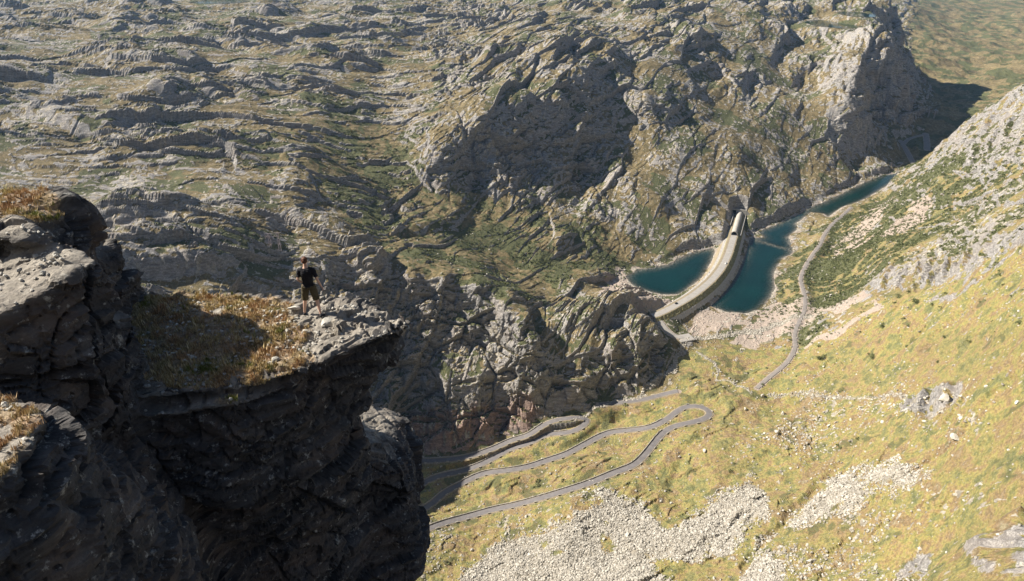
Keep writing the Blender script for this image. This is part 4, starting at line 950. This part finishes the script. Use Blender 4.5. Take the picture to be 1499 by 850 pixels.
# ------------------------------------------------------------------ power pylons
M_STEEL = simple("galvanised_steel", (0.42,0.41,0.41), 0.5, metal=0.3); M_STEELP = simple("pinkish_grey_steel", (0.40,0.34,0.34), 0.6)
def bar(bm, a, b, r_):
    a, b = Vector(a), Vector(b); d = b-a; q_ = d.to_track_quat('Z', 'Y').to_matrix().to_4x4()
    bmesh.ops.create_cone(bm, cap_ends=True, segments=4, radius1=r_, radius2=r_, depth=d.length, matrix=Matrix.Translation((a+b)/2) @ q_)
def pylon(u, v, H, W_, label, mat, rz=0.0, rr_=0.28):
    h = hit(u, v); root = empty("power_pylon", tuple(h - np.array([0, 0, 1.0])), rz); tag(root, label, "power pylon")
    for s_ in (-1, 1):
        bm = bmesh.new(); c = s_*W_/2; a0, a1 = 1.5, .7
        for ex in (-1, 1):
            for ey in (-1, 1): bar(bm, (c+ex*a0, ey*a0, 0), (c+ex*a1, ey*a1, H), rr_)
        n_ = 7
        for j in range(n_):
            z0, z1 = H*j/n_, H*(j+1)/n_; b0 = a0+(a1-a0)*j/n_; b1 = a0+(a1-a0)*(j+1)/n_
            for ey in (-1, 1): bar(bm, (c-b0*(1 if j % 2 else -1), ey*b0, z0), (c+b1*(1 if j % 2 else -1), ey*b1, z1), rr_*.6)
            for ex in (-1, 1): bar(bm, (c+ex*b0, -b0, z0), (c+ex*b1, b1, z1), rr_*.6)
        obj_bm("leg", bm, mat, root)
    bm = bmesh.new(); L_ = W_*0.95
    for zz_ in (H*.86, H): bar(bm, (-L_, 0, zz_), (L_, 0, zz_), rr_)
    for j in range(9):
        x0 = -L_+2*L_*j/9; x1 = x0+2*L_/9; bar(bm, (x0, 0, H*.86 if j % 2 else H), (x1, 0, H if j % 2 else H*.86), rr_*.6)
    obj_bm("cross_arm", bm, mat, root)
    for x0 in (-L_*.92, 0, L_*.92):
        bm = bmesh.new(); bar(bm, (x0, 0, H*.86), (x0, 0, H*.86-2.4), .16); obj_bm("insulator", bm, M_CONCD, root)
    return root
pylon(405, 374, 27, 9, "lattice pylon standing on the rocky plateau behind the person", M_STEELP, 0.2, 0.20)
pylon(1361, 178, 26, 12, "far lattice pylon by the road beyond the lake", M_STEELP, -0.4, 0.26)
pm = hit(922, 440); bm = bmesh.new(); bar(bm, (0,0,-1), (0,0,11), .22); mast = obj_bm("mast", bm, M_STEELP); mast.location = tuple(pm)
bm = bmesh.new(); bar(bm, (-1.3,0,10.2), (1.3,0,10.2), .12); obj_bm("cross_arm", bm, M_STEELP, mast); tag(mast, "thin mast on the pale beach left of the smaller lake basin", "mast")

# ------------------------------------------------------------------ walls and guard stones along the hairpins
M_WALL = rock_mat("dry_stone", (0.22,0.20,0.17), (0.32,0.29,0.25), (0.42,0.39,0.33))
def wall_along(L, hw, side, k0, k1, label, h_=1.0):
    L = L[k0:k1]; o0, o1 = side*(hw+.5), side*(hw+1.1); L2 = np.stack([np.interp(np.linspace(0, len(L)-1, len(L)*4), np.arange(len(L)), L[:, i]) for i in range(3)], -1)
    r = ribbon("stone_wall", L2, [(o0, -1.2), (o0, h_), (o1, h_), (o1, -2.2)] if side > 0 else [(o1, -2.2), (o1, h_), (o0, h_), (o0, -1.2)], M_WALL, kind=None)
    n_v = len(r.data.vertices); v = np.empty(n_v*3, np.float32); r.data.vertices.foreach_get("co", v); v = v.reshape(-1, 3); v[:, 2] += rng.normal(0, .10, n_v); v[:, :2] += rng.normal(0, .05, (n_v, 2)); r.data.vertices.foreach_set("co", v.ravel())
    tag(r, label, "stone wall", "dry stone walls along the hairpin road"); return r
H1 = ROADS[0][1]; H23 = ROADS[1][1]; b23 = int(np.argmax(project(H23[:,0], H23[:,1], H23[:,2])[0])); H3, H2 = H23[:b23], H23[b23:]
def kat(L, u): return int(np.argmin(np.abs(project(L[:,0], L[:,1], L[:,2])[0]-u)))
uv1 = np.stack(project(H1[:,0], H1[:,1], H1[:,2]), -1)
bend = int(np.argmax(uv1[:, 0]))
wall_along(H1, 2.9, -1, 2, bend-8, "long low stone wall above the lowest leg of the hairpin road")
wall_along(H1, 2.9, 1, bend+10, len(H1)-4, "low stone wall above the upper leg running back from the wide hairpin bend")
wall_along(H2, 2.9, 1, 6, len(H2)-2, "low stone wall above the second road leg, under the highest one")
wall_along(H3, 2.9, -1, 10, len(H3)-8, "low stone wall above the highest road leg below the dark cliff")
def stone_proto():
    bm = bmesh.new(); bmesh.ops.create_cube(bm, size=1.0, matrix=Matrix.Diagonal((3.1, .75, 0.95, 1))); bmesh.ops.subdivide_edges(bm, edges=bm.edges[:], cuts=2, use_grid_fill=True)
    for v in bm.verts: v.co += Vector((random.uniform(-.08,.08), random.uniform(-.06,.06), random.uniform(-.09,.09)))
    return obj_bm("guard_stone", bm, M_SCREE)
gs = stone_proto(); first = True
def stones(L, hw, side, k0, k1, label, grp, every=2):
    global first
    S = side_dirs(L)
    for k in range(k0, k1, every):
        o = gs if first else gs.copy()
        if not first: COL.objects.link(o)
        first = False
        t_ = (-S[k,1], S[k,0]); o.location = (L[k,0]+S[k,0]*side*(hw+.55), L[k,1]+S[k,1]*side*(hw+.55), L[k,2]+.35)
        o.rotation_euler = (0, random.uniform(-.06,.06), math.atan2(t_[1], t_[0])+random.uniform(-.05,.05)); o.scale = (random.uniform(.75,1.1), 1, random.uniform(.8,1.15))
        tag(o, label, "guard stone", grp)
stones(H1, 2.9, 1, 2, bend+6, "pale guard stone on the lower edge of the lowest hairpin leg", "guard stones on the lowest leg")
stones(H1, 2.9, -1, bend+6, len(H1)-2, "pale guard stone on the lower edge of the leg above the wide bend", "guard stones above the wide bend")
stones(H2, 2.9, -1, 3, len(H2)-1, "pale guard stone on the lower edge of the second highest hairpin leg", "guard stones on the second highest leg")
stones(H3, 2.9, 1, 6, len(H3)-2, "pale guard stone beside the highest hairpin leg", "guard stones on the highest leg")
OL = ROADS[3][1]
def stake(L, hw, side, k0, k1, label, grp, every):
    S = side_dirs(L)
    for k in range(k0, k1, every):
        o = gs.copy(); COL.objects.link(o); o.location = (L[k,0]+S[k,0]*side*(hw+.3), L[k,1]+S[k,1]*side*(hw+.3), L[k,2]+.3)
        t_ = (-S[k,1], S[k,0]); o.rotation_euler = (0, 0, math.atan2(t_[1], t_[0])); o.scale = (.55, .9, .9); tag(o, label, "guard stone", grp)
stake(OL, 1.9, 1, 1, len(OL)-1, "small guard stone lining the narrow track above the lake", "guard stones along the track", 3)
print("built things", round(time.time()-T0, 1))

# ------------------------------------------------------------------ boulders that stand out, one object each
def cam_hit_mesh(bvh, u, v):
    d = ray(u, v); d = Vector(d).normalized(); r = bvh.ray_cast(Vector((0, 0, CAMZ)), d); return r[0], r[1]
Zg = Z
from mathutils.kdtree import KDTree
def ground_at(u, v):
    Pu, Pv = project(X, Y, Z); 
    return Pu, Pv
PU, PV = project(X, Y, Z)
def place_px(u, v):
    d2 = (PU-u)**2 + (PV-v)**2; d2[R < 200] = 1e9
    cand = np.argpartition(d2.ravel(), 6)[:6]; c = cand[np.argmin(R.ravel()[cand])]; return VV[c]
RS = [rock_shape(2, 300+s) for s in range(6)]
RM = []
for s_, (sv, sf) in enumerate(RS):
    me = bpy.data.meshes.new("boulder"); me.from_pydata([tuple(p) for p in sv], [], [tuple(int(i) for i in f) for f in sf]); me.materials.append(M_SCREE); RM.append(me)
def boulder(p, s_, label, grp=None, k=None, rz=None, sc=None, mat=None, nm="boulder"):
    me = RM[random.randrange(len(RM)) if k is None else k % len(RM)]
    o = bpy.data.objects.new(nm, me); COL.objects.link(o); sc = sc or (1, random.uniform(.7, 1), random.uniform(.8, 1.1))
    o.scale = (s_*sc[0], s_*sc[1], s_*sc[2]); o.rotation_euler = (random.uniform(-.3,.3), random.uniform(-.3,.3), random.uniform(0, 6.28) if rz is None else rz)
    o.location = (float(p[0]), float(p[1]), float(p[2]) + s_*.25); tag(o, label, nm, grp); return o
NAMED = [(1139,632,5.2,"tall pale block in the meadow right of the wide hairpin bend"),(1145,605,4.6,"broken pale boulder above the tall block right of the bend"),(1092,598,4.2,"whitish boulder in the sparse rocks right of the wide bend"),
 (1030,660,4.0,"single pale boulder below the lowest road leg, right of the bend"),(1245,612,3.4,"flat pale boulder alone in the open meadow"),(1379,583,7.0,"big grey rock with a lit top near the right hand outcrop"),(1442,565,3.4,"rounded pale boulder high in the right meadow"),
 (1486,588,3.4,"rounded boulder near the right edge above the brown gully"),(1396,640,5.5,"pinkish slab below the right hand outcrop"),(1186,820,4.0,"bright white block in the lowest meadow between two boulder fields"),(1126,819,3.5,"white block left of the lowest meadow slab"),
 (983,736,3.2,"light boulder at the top edge of the large boulder field"),(967,733,3.0,"roundish boulder beside the light one on the upper field edge"),(770,755,4.6,"dark grey boulder casting a shadow left of the boulder field"),(806,765,4.2,"two faced boulder at the left end of the boulder field"),
 (842,752,3.4,"angular boulder between road and boulder field"),(862,716,3.4,"brownish boulder just below the lowest road leg"),(740,782,3.6,"pale leaning boulder on the left part of the boulder field"),(690,805,3.8,"broad boulder low on the left side of the boulder field"),
 (1116,578,4.8,"dark gap edged boulder at the lower end of the track"),(1215,432,4.6,"grey crag block at the foot of the shrub slope")]
for j, (u, v, s_, lb) in enumerate(NAMED): boulder(place_px(u, v), s_*.62, lb, "large single boulders", k=j)
FIELD = [(SCREE*(U < 1125), 110, "pale angular boulder in the large boulder field below the hairpin road", "boulders of the large field"),
         (SCREE*(U > 1125), 50, "whitish boulder in the smaller field right of the gully", "boulders of the smaller field"),
         (SPAR*(V > 560)*(V < 680)*(1-SCREE), 40, "scattered pale boulder in the meadow right of the hairpin bend", "scattered meadow boulders")]
for j, (wt, n_, lb, gp) in enumerate(FIELD):
    i_, s_, r_ = scatter(wt, n_, 70+j, 1.2, 2.6, 2.0)
    for i, s1 in zip(i_, s_): boulder(VV[i], float(s1), lb, gp)

# shrubs that stand alone in the meadow
def shrub_thing(u, v, w_, label):
    p = place_px(u, v); root = empty("shrub", (float(p[0]), float(p[1]), float(p[2])), random.uniform(0, 6)); tag(root, label, "shrub", "single shrubs in the meadow")
    Vs, Fs, o_ = [], [], 0
    for j in range(random.randint(4, 7)):
        sv, sf = leaf_heap(90, random.randrange(9999), .7, .16); c = np.array([random.uniform(-1, 1)*w_*.55, random.uniform(-1, 1)*w_*.45, 0]); q_ = w_*random.uniform(.30, .5)
        Vs.append(sv*q_*np.array([1, 1, 1.1])+c+np.array([0, 0, q_*.15])); Fs.append(sf+o_); o_ += len(sv)
    mesh_np("foliage", np.vstack(Vs), np.vstack(Fs), 3, M_SHRUB, root)
    bm = bmesh.new()
    for j in range(5): bar(bm, (0, 0, -.3), (random.uniform(-1, 1)*w_*.4, random.uniform(-1, 1)*w_*.3, w_*.35), .06)
    obj_bm("stem", bm, simple("twig_bark", (0.10,0.075,0.05), .9) if "twig_bark" not in bpy.data.materials else bpy.data.materials["twig_bark"], root)
for u, v, w_, lb in ((1201,523,9,"wide dark green shrub alone in the meadow right of the track"),(1278,521,7,"dark shrub right of the wide one, mid meadow"),(1290,478,8,"large green shrub below the pale gravel tongue"),(1342,440,8,"tall dark shrub under the long rock band"),(1310,442,5,"small round shrub left of the tall dark one"),
    (1173,497,4,"small shrub beside the track's bend"),(1183,488,5,"green shrub just right of the track above its bend"),(1363,445,4,"little shrub at the right of the tall dark one"),(1382,492,4,"lone shrub on the upper right meadow"),(1418,500,4,"small shrub near the right edge above the brown slope"),
    (1372,528,4,"shrub in front of a pale rock on the right slope"),(1118,562,3.5,"small shrub at the end of the track"),(1122,537,3.5,"tiny shrub on the track's outer side"),(1492,470,5,"shrub at the right edge beside a dark crag"),(1165,550,3,"small shrub in the open meadow below the track")):
    shrub_thing(u, v, w_*.8, lb)
print("boulders", round(time.time()-T0, 1))
# ------------------------------------------------------------------ things on the ledge
from mathutils.bvhtree import BVHTree
dg = bpy.context.evaluated_depsgraph_get(); dg.update(); BV = BVHTree.FromObject(cliff_o, dg)
def ledge(u, v):
    r = cam_hit_mesh(BV, u, v); return r[0] if r[0] is not None else at_y(u, v, 17.5)
def drop(x_, y_):
    r = BV.ray_cast(Vector((x_, y_, 412.0)), Vector((0, 0, -1))); return r[0].z if r[0] is not None else 409.8
M_PALEST = rock_mat("lichen_stone", (0.30,0.29,0.26), (0.40,0.38,0.34), (0.47,0.45,0.40))
RM2 = []
for me in RM:
    m2 = me.copy(); m2.materials.clear(); m2.materials.append(M_PALEST); RM2.append(m2)
def ledge_stone(u, v, s_, label, sc, rz, k):
    p = ledge(u, v); o = bpy.data.objects.new("stone", RM2[k]); COL.objects.link(o); o.scale = (s_*sc[0], s_*sc[1], s_*sc[2]); o.rotation_euler = (.1, -.08, rz); o.location = (p.x, p.y, p.z + s_*sc[2]*.3); tag(o, label, "stone", "stones on the ledge")
ledge_stone(481, 474, .30, "flat pale boulder right of the person's feet on the ledge", (1.15, 1.0, .55), .3, 0)
ledge_stone(447, 486, .17, "thin pale stone slab in the grass in front of the person", (1.4, .7, .4), .1, 1)
ledge_stone(463, 487, .13, "small pale stone beside the thin slab", (1.1, .6, .5), -.7, 2)
ledge_stone(408, 464, .17, "long narrow stone lying left of the person", (1.3, .4, .35), .5, 3)
ledge_stone(396, 532, .13, "rounded stone in the shade near the ledge's front", (1.2, .8, .6), .5, 4)
ledge_stone(404, 526, .14, "paler stone touching the shade line near the ledge's front", (1.0, .9, .6), 1.2, 5)
ledge_stone(430, 452, .16, "dark stone on the far edge left of the person", (1.3, .8, .6), 0, 2)
# heath and straw tufts
def tuft_mat():
    k = NT("heath_blades"); g_ = k.n("ShaderNodeNewGeometry"); p = k.pos(); pn = k.noise(1.3, 3, .6, p)
    a = k.ramp(g_.outputs["Random Per Island"], [(0, (0.20,0.16,0.06)), (0.35, (0.40,0.30,0.14)), (0.65, (0.54,0.43,0.24)), (1, (0.66,0.57,0.38))])
    b = k.ramp(g_.outputs["Random Per Island"], [(0, (0.22,0.13,0.07)), (0.5, (0.42,0.27,0.14)), (1, (0.56,0.42,0.26))])
    c_ = k.ramp(g_.outputs["Random Per Island"], [(0, (0.09,0.11,0.02)), (1, (0.24,0.24,0.07))])
    c = k.mix(k.ramp(pn, [(0.50, 0.0), (0.60, 1.0)]), a, b); c = k.mix(k.ramp(pn, [(0.36, 1.0), (0.42, 0.0)]), c, c_); return k.color(c)
nv = len(Vn); r = np.random.default_rng(5)
vu, vv = project(Vn[:,0], Vn[:,1], Vn[:,2])
pv = veg*(CN_[:,2] > .5)*(vu > -60)*(vu < 640)*(vv > 240)*(vv < 760); pv = (pv > .45).astype(float)*(0.2+sst(-.3,.4,n3(Vn[:,0]*2, Vn[:,1]*2, Vn[:,2]*2, 61))); pv /= pv.sum()
NTF = 9000; ii = r.choice(nv, NTF, replace=True, p=pv); NBl = 7
base = np.repeat(Vn[ii], NBl, 0) + r.normal(0, .022, (NTF*NBl, 3))*np.array([1,1,.2]); hgt = np.repeat(r.uniform(.035, .12, NTF)*(1+(r.random(NTF) > .95)*.8), NBl)*r.uniform(.6, 1.2, NTF*NBl)
ang = r.uniform(0, 2*np.pi, NTF*NBl); ln = r.uniform(.2, 1.1, NTF*NBl); wd_ = hgt*.10+.003
dirs = np.stack([np.cos(ang), np.sin(ang), np.zeros_like(ang)], -1); per = np.stack([-np.sin(ang), np.cos(ang), np.zeros_like(ang)], -1)
tipP = base + dirs*(hgt*ln*.6)[:, None] + np.array([0,0,1.])*hgt[:, None]
Tv = np.stack([base-per*wd_[:, None]-np.array([0,0,.02]), base+per*wd_[:, None]-np.array([0,0,.02]), tipP], 1).reshape(-1, 3); Tf = np.arange(len(Tv)).reshape(-1, 3)
tag(mesh_np("heath_tufts", Tv, Tf, 3, tuft_mat()), kind="stuff")
# gravel lying in the heath
sp = topm*(vu > -60)*(vu < 640)*(vv > 240)*(vv < 760)*((z_ := Vn[:,2]) > 406)*(0.15+sst(0,.5,n3(Vn[:,0]*1.5, Vn[:,1]*1.5, Vn[:,2], 67))); sp = sp*(CN_[:,2] > .6); sp /= sp.sum()
ii = r.choice(nv, 2600, replace=True, p=sp); ss = .015+.07*r.random(2600)**3.2
VVs = VV; VV = Vn; tag(merged("ledge_gravel", ii, ss, SH, r, M_PALEST, sink=.15), kind="stuff"); VV = VVs

# ------------------------------------------------------------------ the person
def skin(chains, rad):
    """chains: list of lists of (point, radius); returns mesh data of a skinned, smoothed surface"""
    me = bpy.data.meshes.new("sk"); V_, E_, Rr = [], [], []
    key = {}
    def vid(p, r_):
        kk = tuple(round(c, 4) for c in p)
        if kk not in key: key[kk] = len(V_); V_.append(p); Rr.append(r_)
        return key[kk]
    for ch in chains:
        ids = [vid(p, r_) for p, r_ in ch]; E_ += [(a, b) for a, b in zip(ids[:-1], ids[1:])]
    me.from_pydata(V_, E_, []); o = bpy.data.objects.new("sk", me); COL.objects.link(o)
    m = o.modifiers.new("s", 'SKIN')
    for i, sv in enumerate(me.skin_vertices[0].data):
        rr_ = Rr[i]; sv.radius = rr_ if isinstance(rr_, tuple) else (rr_, rr_)
    me.skin_vertices[0].data[0].use_root = True
    m2 = o.modifiers.new("b", 'SUBSURF'); m2.levels = 2
    dg = bpy.context.evaluated_depsgraph_get(); r_ = bpy.data.meshes.new_from_object(o.evaluated_get(dg)); bpy.data.objects.remove(o); return r_
def tube(rings, n_=18):
    bm = bmesh.new(); R_ = []
    for c, rx, ry, ax in rings:
        c = Vector(c); ax = Vector(ax).normalized(); px = Vector((1, 0, 0)); px = (px-ax*px.dot(ax))
        px = px.normalized() if px.length > .2 else Vector((0, 0, 1)); py = ax.cross(px)
        R_.append([bm.verts.new(c+px*rx*math.cos(2*math.pi*j/n_)+py*ry*math.sin(2*math.pi*j/n_)) for j in range(n_)])
    for a, b in zip(R_[:-1], R_[1:]):
        for j in range(n_): bm.faces.new((a[j], a[(j+1) % n_], b[(j+1) % n_], b[j]))
    bm.faces.new(R_[0]); bm.faces.new(R_[-1]); bmesh.ops.recalc_face_normals(bm, faces=bm.faces)
    me = bpy.data.meshes.new("t"); bm.to_mesh(me); bm.free(); return me
def fuse(meshes, vox, name, mat, parent, extra=None, wrinkle=0.0, seed=0, sm=2):
    bm = bmesh.new()
    for m_ in meshes: bm.from_mesh(m_)
    if extra: extra(bm)
    me = bpy.data.meshes.new(name); bm.to_mesh(me); bm.free(); o = bpy.data.objects.new(name, me); COL.objects.link(o)
    m = o.modifiers.new("r", 'REMESH'); m.mode = 'VOXEL'; m.voxel_size = vox
    dg = bpy.context.evaluated_depsgraph_get(); me2 = bpy.data.meshes.new_from_object(o.evaluated_get(dg)); o.modifiers.clear(); o.data = me2
    n_ = len(me2.vertices); a = np.empty(n_*3, np.float32); me2.vertices.foreach_get("co", a); a = nbr_smooth(me2, a.reshape(-1, 3), sm)
    if wrinkle:
        nn = np.empty(n_*3, np.float32); me2.vertices.foreach_get("normal", nn); nn = nn.reshape(-1, 3)
        wv = fbm3(a[:,0]/.10, a[:,1]/.10, a[:,2]/.05, 3, seed)*wrinkle; a = a + nn*wv[:, None]
    me2.vertices.foreach_set("co", a.astype(np.float32).ravel()); me2.polygons.foreach_set("use_smooth", np.ones(len(me2.polygons), bool)); me2.update()
    me2.materials.clear(); me2.materials.append(mat); o.parent = parent; return o
fl, fr = ledge(446.5, 461.5), ledge(470.5, 464.5)
mid = (fl+fr)/2; mid.z = (fl.z+fr.z)/2
person = empty("person", tuple(mid)); 
tag(person, "person in black t-shirt and olive shorts standing legs apart on the ledge", "person")
L0, R0 = fl-mid, fr-mid
HS = 1.05                                      # overall height scale
def S(x_, y_, z_): return (x_*HS, y_*HS, z_*HS)
hipL, hipR = S(-.095,0,.93), S(.10,0,.93)
aL = (L0.x, L0.y, L0.z+.085); aR = (R0.x, R0.y, R0.z+.085)
def lerp3(a, b, t, off=(0,0,0)): return tuple(a[i]+(b[i]-a[i])*t+off[i] for i in range(3))
kL, kR = lerp3(hipL, aL, .50, (0,.035,0)), lerp3(hipR, aR, .50, (0,.04,0))
shL, shR = S(-.185,0,1.44), S(.185,0,1.445); elL, elR = S(-.245,-.05,1.17), S(.275,-.03,1.17); wrL, wrR = S(-.185,.12,1.00), S(.345,.03,.93)
torso = [(S(0,0,.95), (.145,.105)), (S(0,0,1.10), (.125,.095)), (S(0,-.005,1.27), (.15,.105)), (S(0,-.01,1.40), (.155,.10)), (S(0,0,1.50), .062), (S(-.005,.012,1.57), .056), (S(-.01,.02,1.64), .07)]
chains = [torso,
  [(S(0,0,.95), (.145,.105)), (hipL, .088), (lerp3(hipL, kL, .45), .082), (kL, .056), (lerp3(kL, aL, .35), .056), (lerp3(kL, aL, .75), .038), (aL, .036)],
  [(S(0,0,.95), (.145,.105)), (hipR, .088), (lerp3(hipR, kR, .45), .082), (kR, .056), (lerp3(kR, aR, .35), .056), (lerp3(kR, aR, .75), .038), (aR, .036)],
  [(S(0,-.01,1.40), (.155,.10)), (shL, .055), (lerp3(shL, elL, .5), .044), (elL, .036), (lerp3(elL, wrL, .4), .034), (wrL, .024)],
  [(S(0,-.01,1.40), (.155,.10)), (shR, .055), (lerp3(shR, elR, .5), .044), (elR, .036), (lerp3(elR, wrR, .4), .034), (wrR, .024)]]
def hand_chain(wr, el, side):
    w_ = Vector(wr); d = (w_-Vector(el)).normalized(); acr = Vector((0, 1, 0)); acr = (acr-d*acr.dot(d)).normalized(); inn = Vector((-side, 0, 0)); inn = (inn-d*inn.dot(d)).normalized()
    out = [[(tuple(w_), .024), (tuple(w_+d*.05), (.036,.018)), (tuple(w_+d*.095), (.038,.016))]]
    for j, ln_ in enumerate((.068, .078, .073, .058)):
        b = w_+d*.088+acr*(.028-.0187*j); c1 = b+d*ln_*.5+inn*.006; c2 = c1+d*ln_*.35+inn*.018; c3 = c2+d*ln_*.2+inn*.016
        out.append([(tuple(b-d*.02), .0095), (tuple(b+d*.004), .0095), (tuple(c1), .009), (tuple(c2), .0085), (tuple(c3), .007)])
    t0 = w_+d*.03+acr*.028; t1 = t0+d*.035+acr*.022+inn*.008; t2 = t1+d*.03+acr*.004+inn*.01
    out.append([(tuple(t0-acr*.015), .012), (tuple(t0), .012), (tuple(t1), .0105), (tuple(t2), .009)]); return out
meshes = [skin(chains, 0)]
for wr, el, sd_ in ((wrL, elL, -1), (wrR, elR, 1)):
    for ch in hand_chain(wr, el, sd_): meshes.append(skin([ch], 0))
def head_extra(bm):
    c = Vector(S(-.012,.028,1.685)); M0 = Matrix.Translation(c) @ Matrix.Rotation(.25, 4, 'Z') @ Matrix.Rotation(-.05, 4, 'X')
    def ell(off, r3, sub=3): bmesh.ops.create_icosphere(bm, subdivisions=sub, radius=1.0, matrix=M0 @ Matrix.Translation(off) @ Matrix.Diagonal((*r3, 1)))
    ell((0,0,.015), (.076,.096,.102)); ell((0,.025,-.055), (.055,.065,.058)); ell((0,.098,-.018), (.012,.02,.022), 2)
    for s_ in (-1, 1): ell((s_*.078,-.005,-.01), (.012,.02,.032), 2); ell((s_*.03,.086,.010), (.016,.012,.010), 2)
    ell((0,.088,-.058), (.026,.012,.009), 2); ell((0,.075,-.095), (.026,.022,.018), 2)
M_SKIN = simple("fair_skin", (0.56,0.36,0.27), 0.6, 0.06, 12); M_SHIRT = simple("black_cotton", (0.014,0.014,0.017), 0.85, 0.2, 9); M_SHORT = simple("olive_shorts_cloth", (0.075,0.062,0.035), 0.9, 0.15, 8)
M_HAIR = simple("auburn_hair", (0.085,0.032,0.016), 0.6, 0.35, 45); M_SHOE = simple("dark_shoes", (0.02,0.02,0.024), 0.7); M_SOCK = simple("grey_sock", (0.10,0.10,0.11), .9)
fuse(meshes, 0.0075, "body", M_SKIN, person, head_extra, sm=1)
Zx = (0, 0, 1)
def sleeve(sh, el, t1): 
    d = Vector(el)-Vector(sh); return tube([(lerp3(sh, el, -.12), .056, .056, d), (lerp3(sh, el, .12), .066, .068, d), (lerp3(sh, el, .4), .060, .062, d), (lerp3(sh, el, t1), .060, .064, d)])
yoke = tube([((shL[0]-.02, 0, shL[2]+.0), .060, .066, (1,0,0)), ((-.10, -.005, shL[2]+.012), .078, .088, (1,0,0)), ((.10, -.005, shR[2]+.012), .078, .088, (1,0,0)), ((shR[0]+.02, 0, shR[2]), .060, .066, (1,0,0))])
shirt = tube([(S(0,0,.925), .172, .128, Zx), (S(0,0,1.02), .158, .122, Zx), (S(0,0,1.12), .150, .118, Zx), (S(0,-.005,1.25), .170, .128, Zx), (S(0,-.01,1.37), .188, .130, Zx), (S(0,-.01,1.44), .180, .115, Zx), (S(0,-.005,1.485), .115, .085, Zx), (S(0,0,1.505), .072, .070, Zx)])
fuse([shirt, yoke, sleeve(shL, elL, .72), sleeve(shR, elR, .72)], 0.010, "t_shirt", M_SHIRT, person, None, .012, 3)
def leg_tube(h, k, s_): 
    d = Vector(k)-Vector(h); return tube([(lerp3(h, k, -.12), .10, .115, d), (lerp3(h, k, .15), .108, .112, d), (lerp3(h, k, .6), .100, .104, d), (lerp3(h, k, .93), .098, .102, d)])
fuse([tube([(S(0,0,1.03), .150, .112, Zx), (S(0,0,.94), .166, .125, Zx), (S(0,0,.87), .150, .118, Zx)]), leg_tube(hipL, kL, -1), leg_tube(hipR, kR, 1)], 0.010, "shorts", M_SHORT, person, None, .012, 8)
def hair_x(bm):
    c = Vector(S(-.012,.016,1.705)); M0 = Matrix.Translation(c) @ Matrix.Rotation(.25, 4, 'Z')
    r1 = random.Random(3)
    bmesh.ops.create_icosphere(bm, subdivisions=3, radius=1.0, matrix=M0 @ Matrix.Translation((0,-.012,.022)) @ Matrix.Diagonal((.088,.098,.098,1)))
    for j in range(42):
        a, b = r1.uniform(0, 6.28), r1.uniform(-.45, 1.3); p = Vector((math.cos(a)*math.cos(b)*.082, -.012+math.sin(a)*math.cos(b)*.09, .022+math.sin(b)*.092))
        if p.y > .05 and p.z < .05: continue
        bmesh.ops.create_icosphere(bm, subdivisions=1, radius=r1.uniform(.014,.026), matrix=M0 @ Matrix.Translation(p))
fuse([], 0.007, "hair", M_HAIR, person, hair_x, .006, 5, 1)
for nm, ft, k_ in (("shoe", L0, kL), ("shoe", R0, kR)):
    a = 0.35 if ft is L0 else -0.35; d = Vector((math.sin(-a), math.cos(a), 0)); b = Vector((ft.x, ft.y, ft.z))
    m_ = skin([[(tuple(b-d*.075+Vector((0,0,.045))), .042), (tuple(b+Vector((0,0,.05))), (.046,.045)), (tuple(b+d*.09+Vector((0,0,.038))), (.048,.034)), (tuple(b+d*.165+Vector((0,0,.030))), (.040,.026))], [(tuple(b+Vector((0,0,.05))), (.046,.045)), (tuple(b+Vector((0,0,.115))), .046)]], 0)
    sh_ = fuse([m_], .009, nm, M_SHOE, person, sm=1)
    m_ = skin([[(tuple(b+Vector((0,0,.09))), .040), (tuple(b+Vector((0,0,.150))), .041)]], 0); fuse([m_], .009, "sock", M_SOCK, sh_, sm=1)
print("done", round(time.time()-T0, 1))
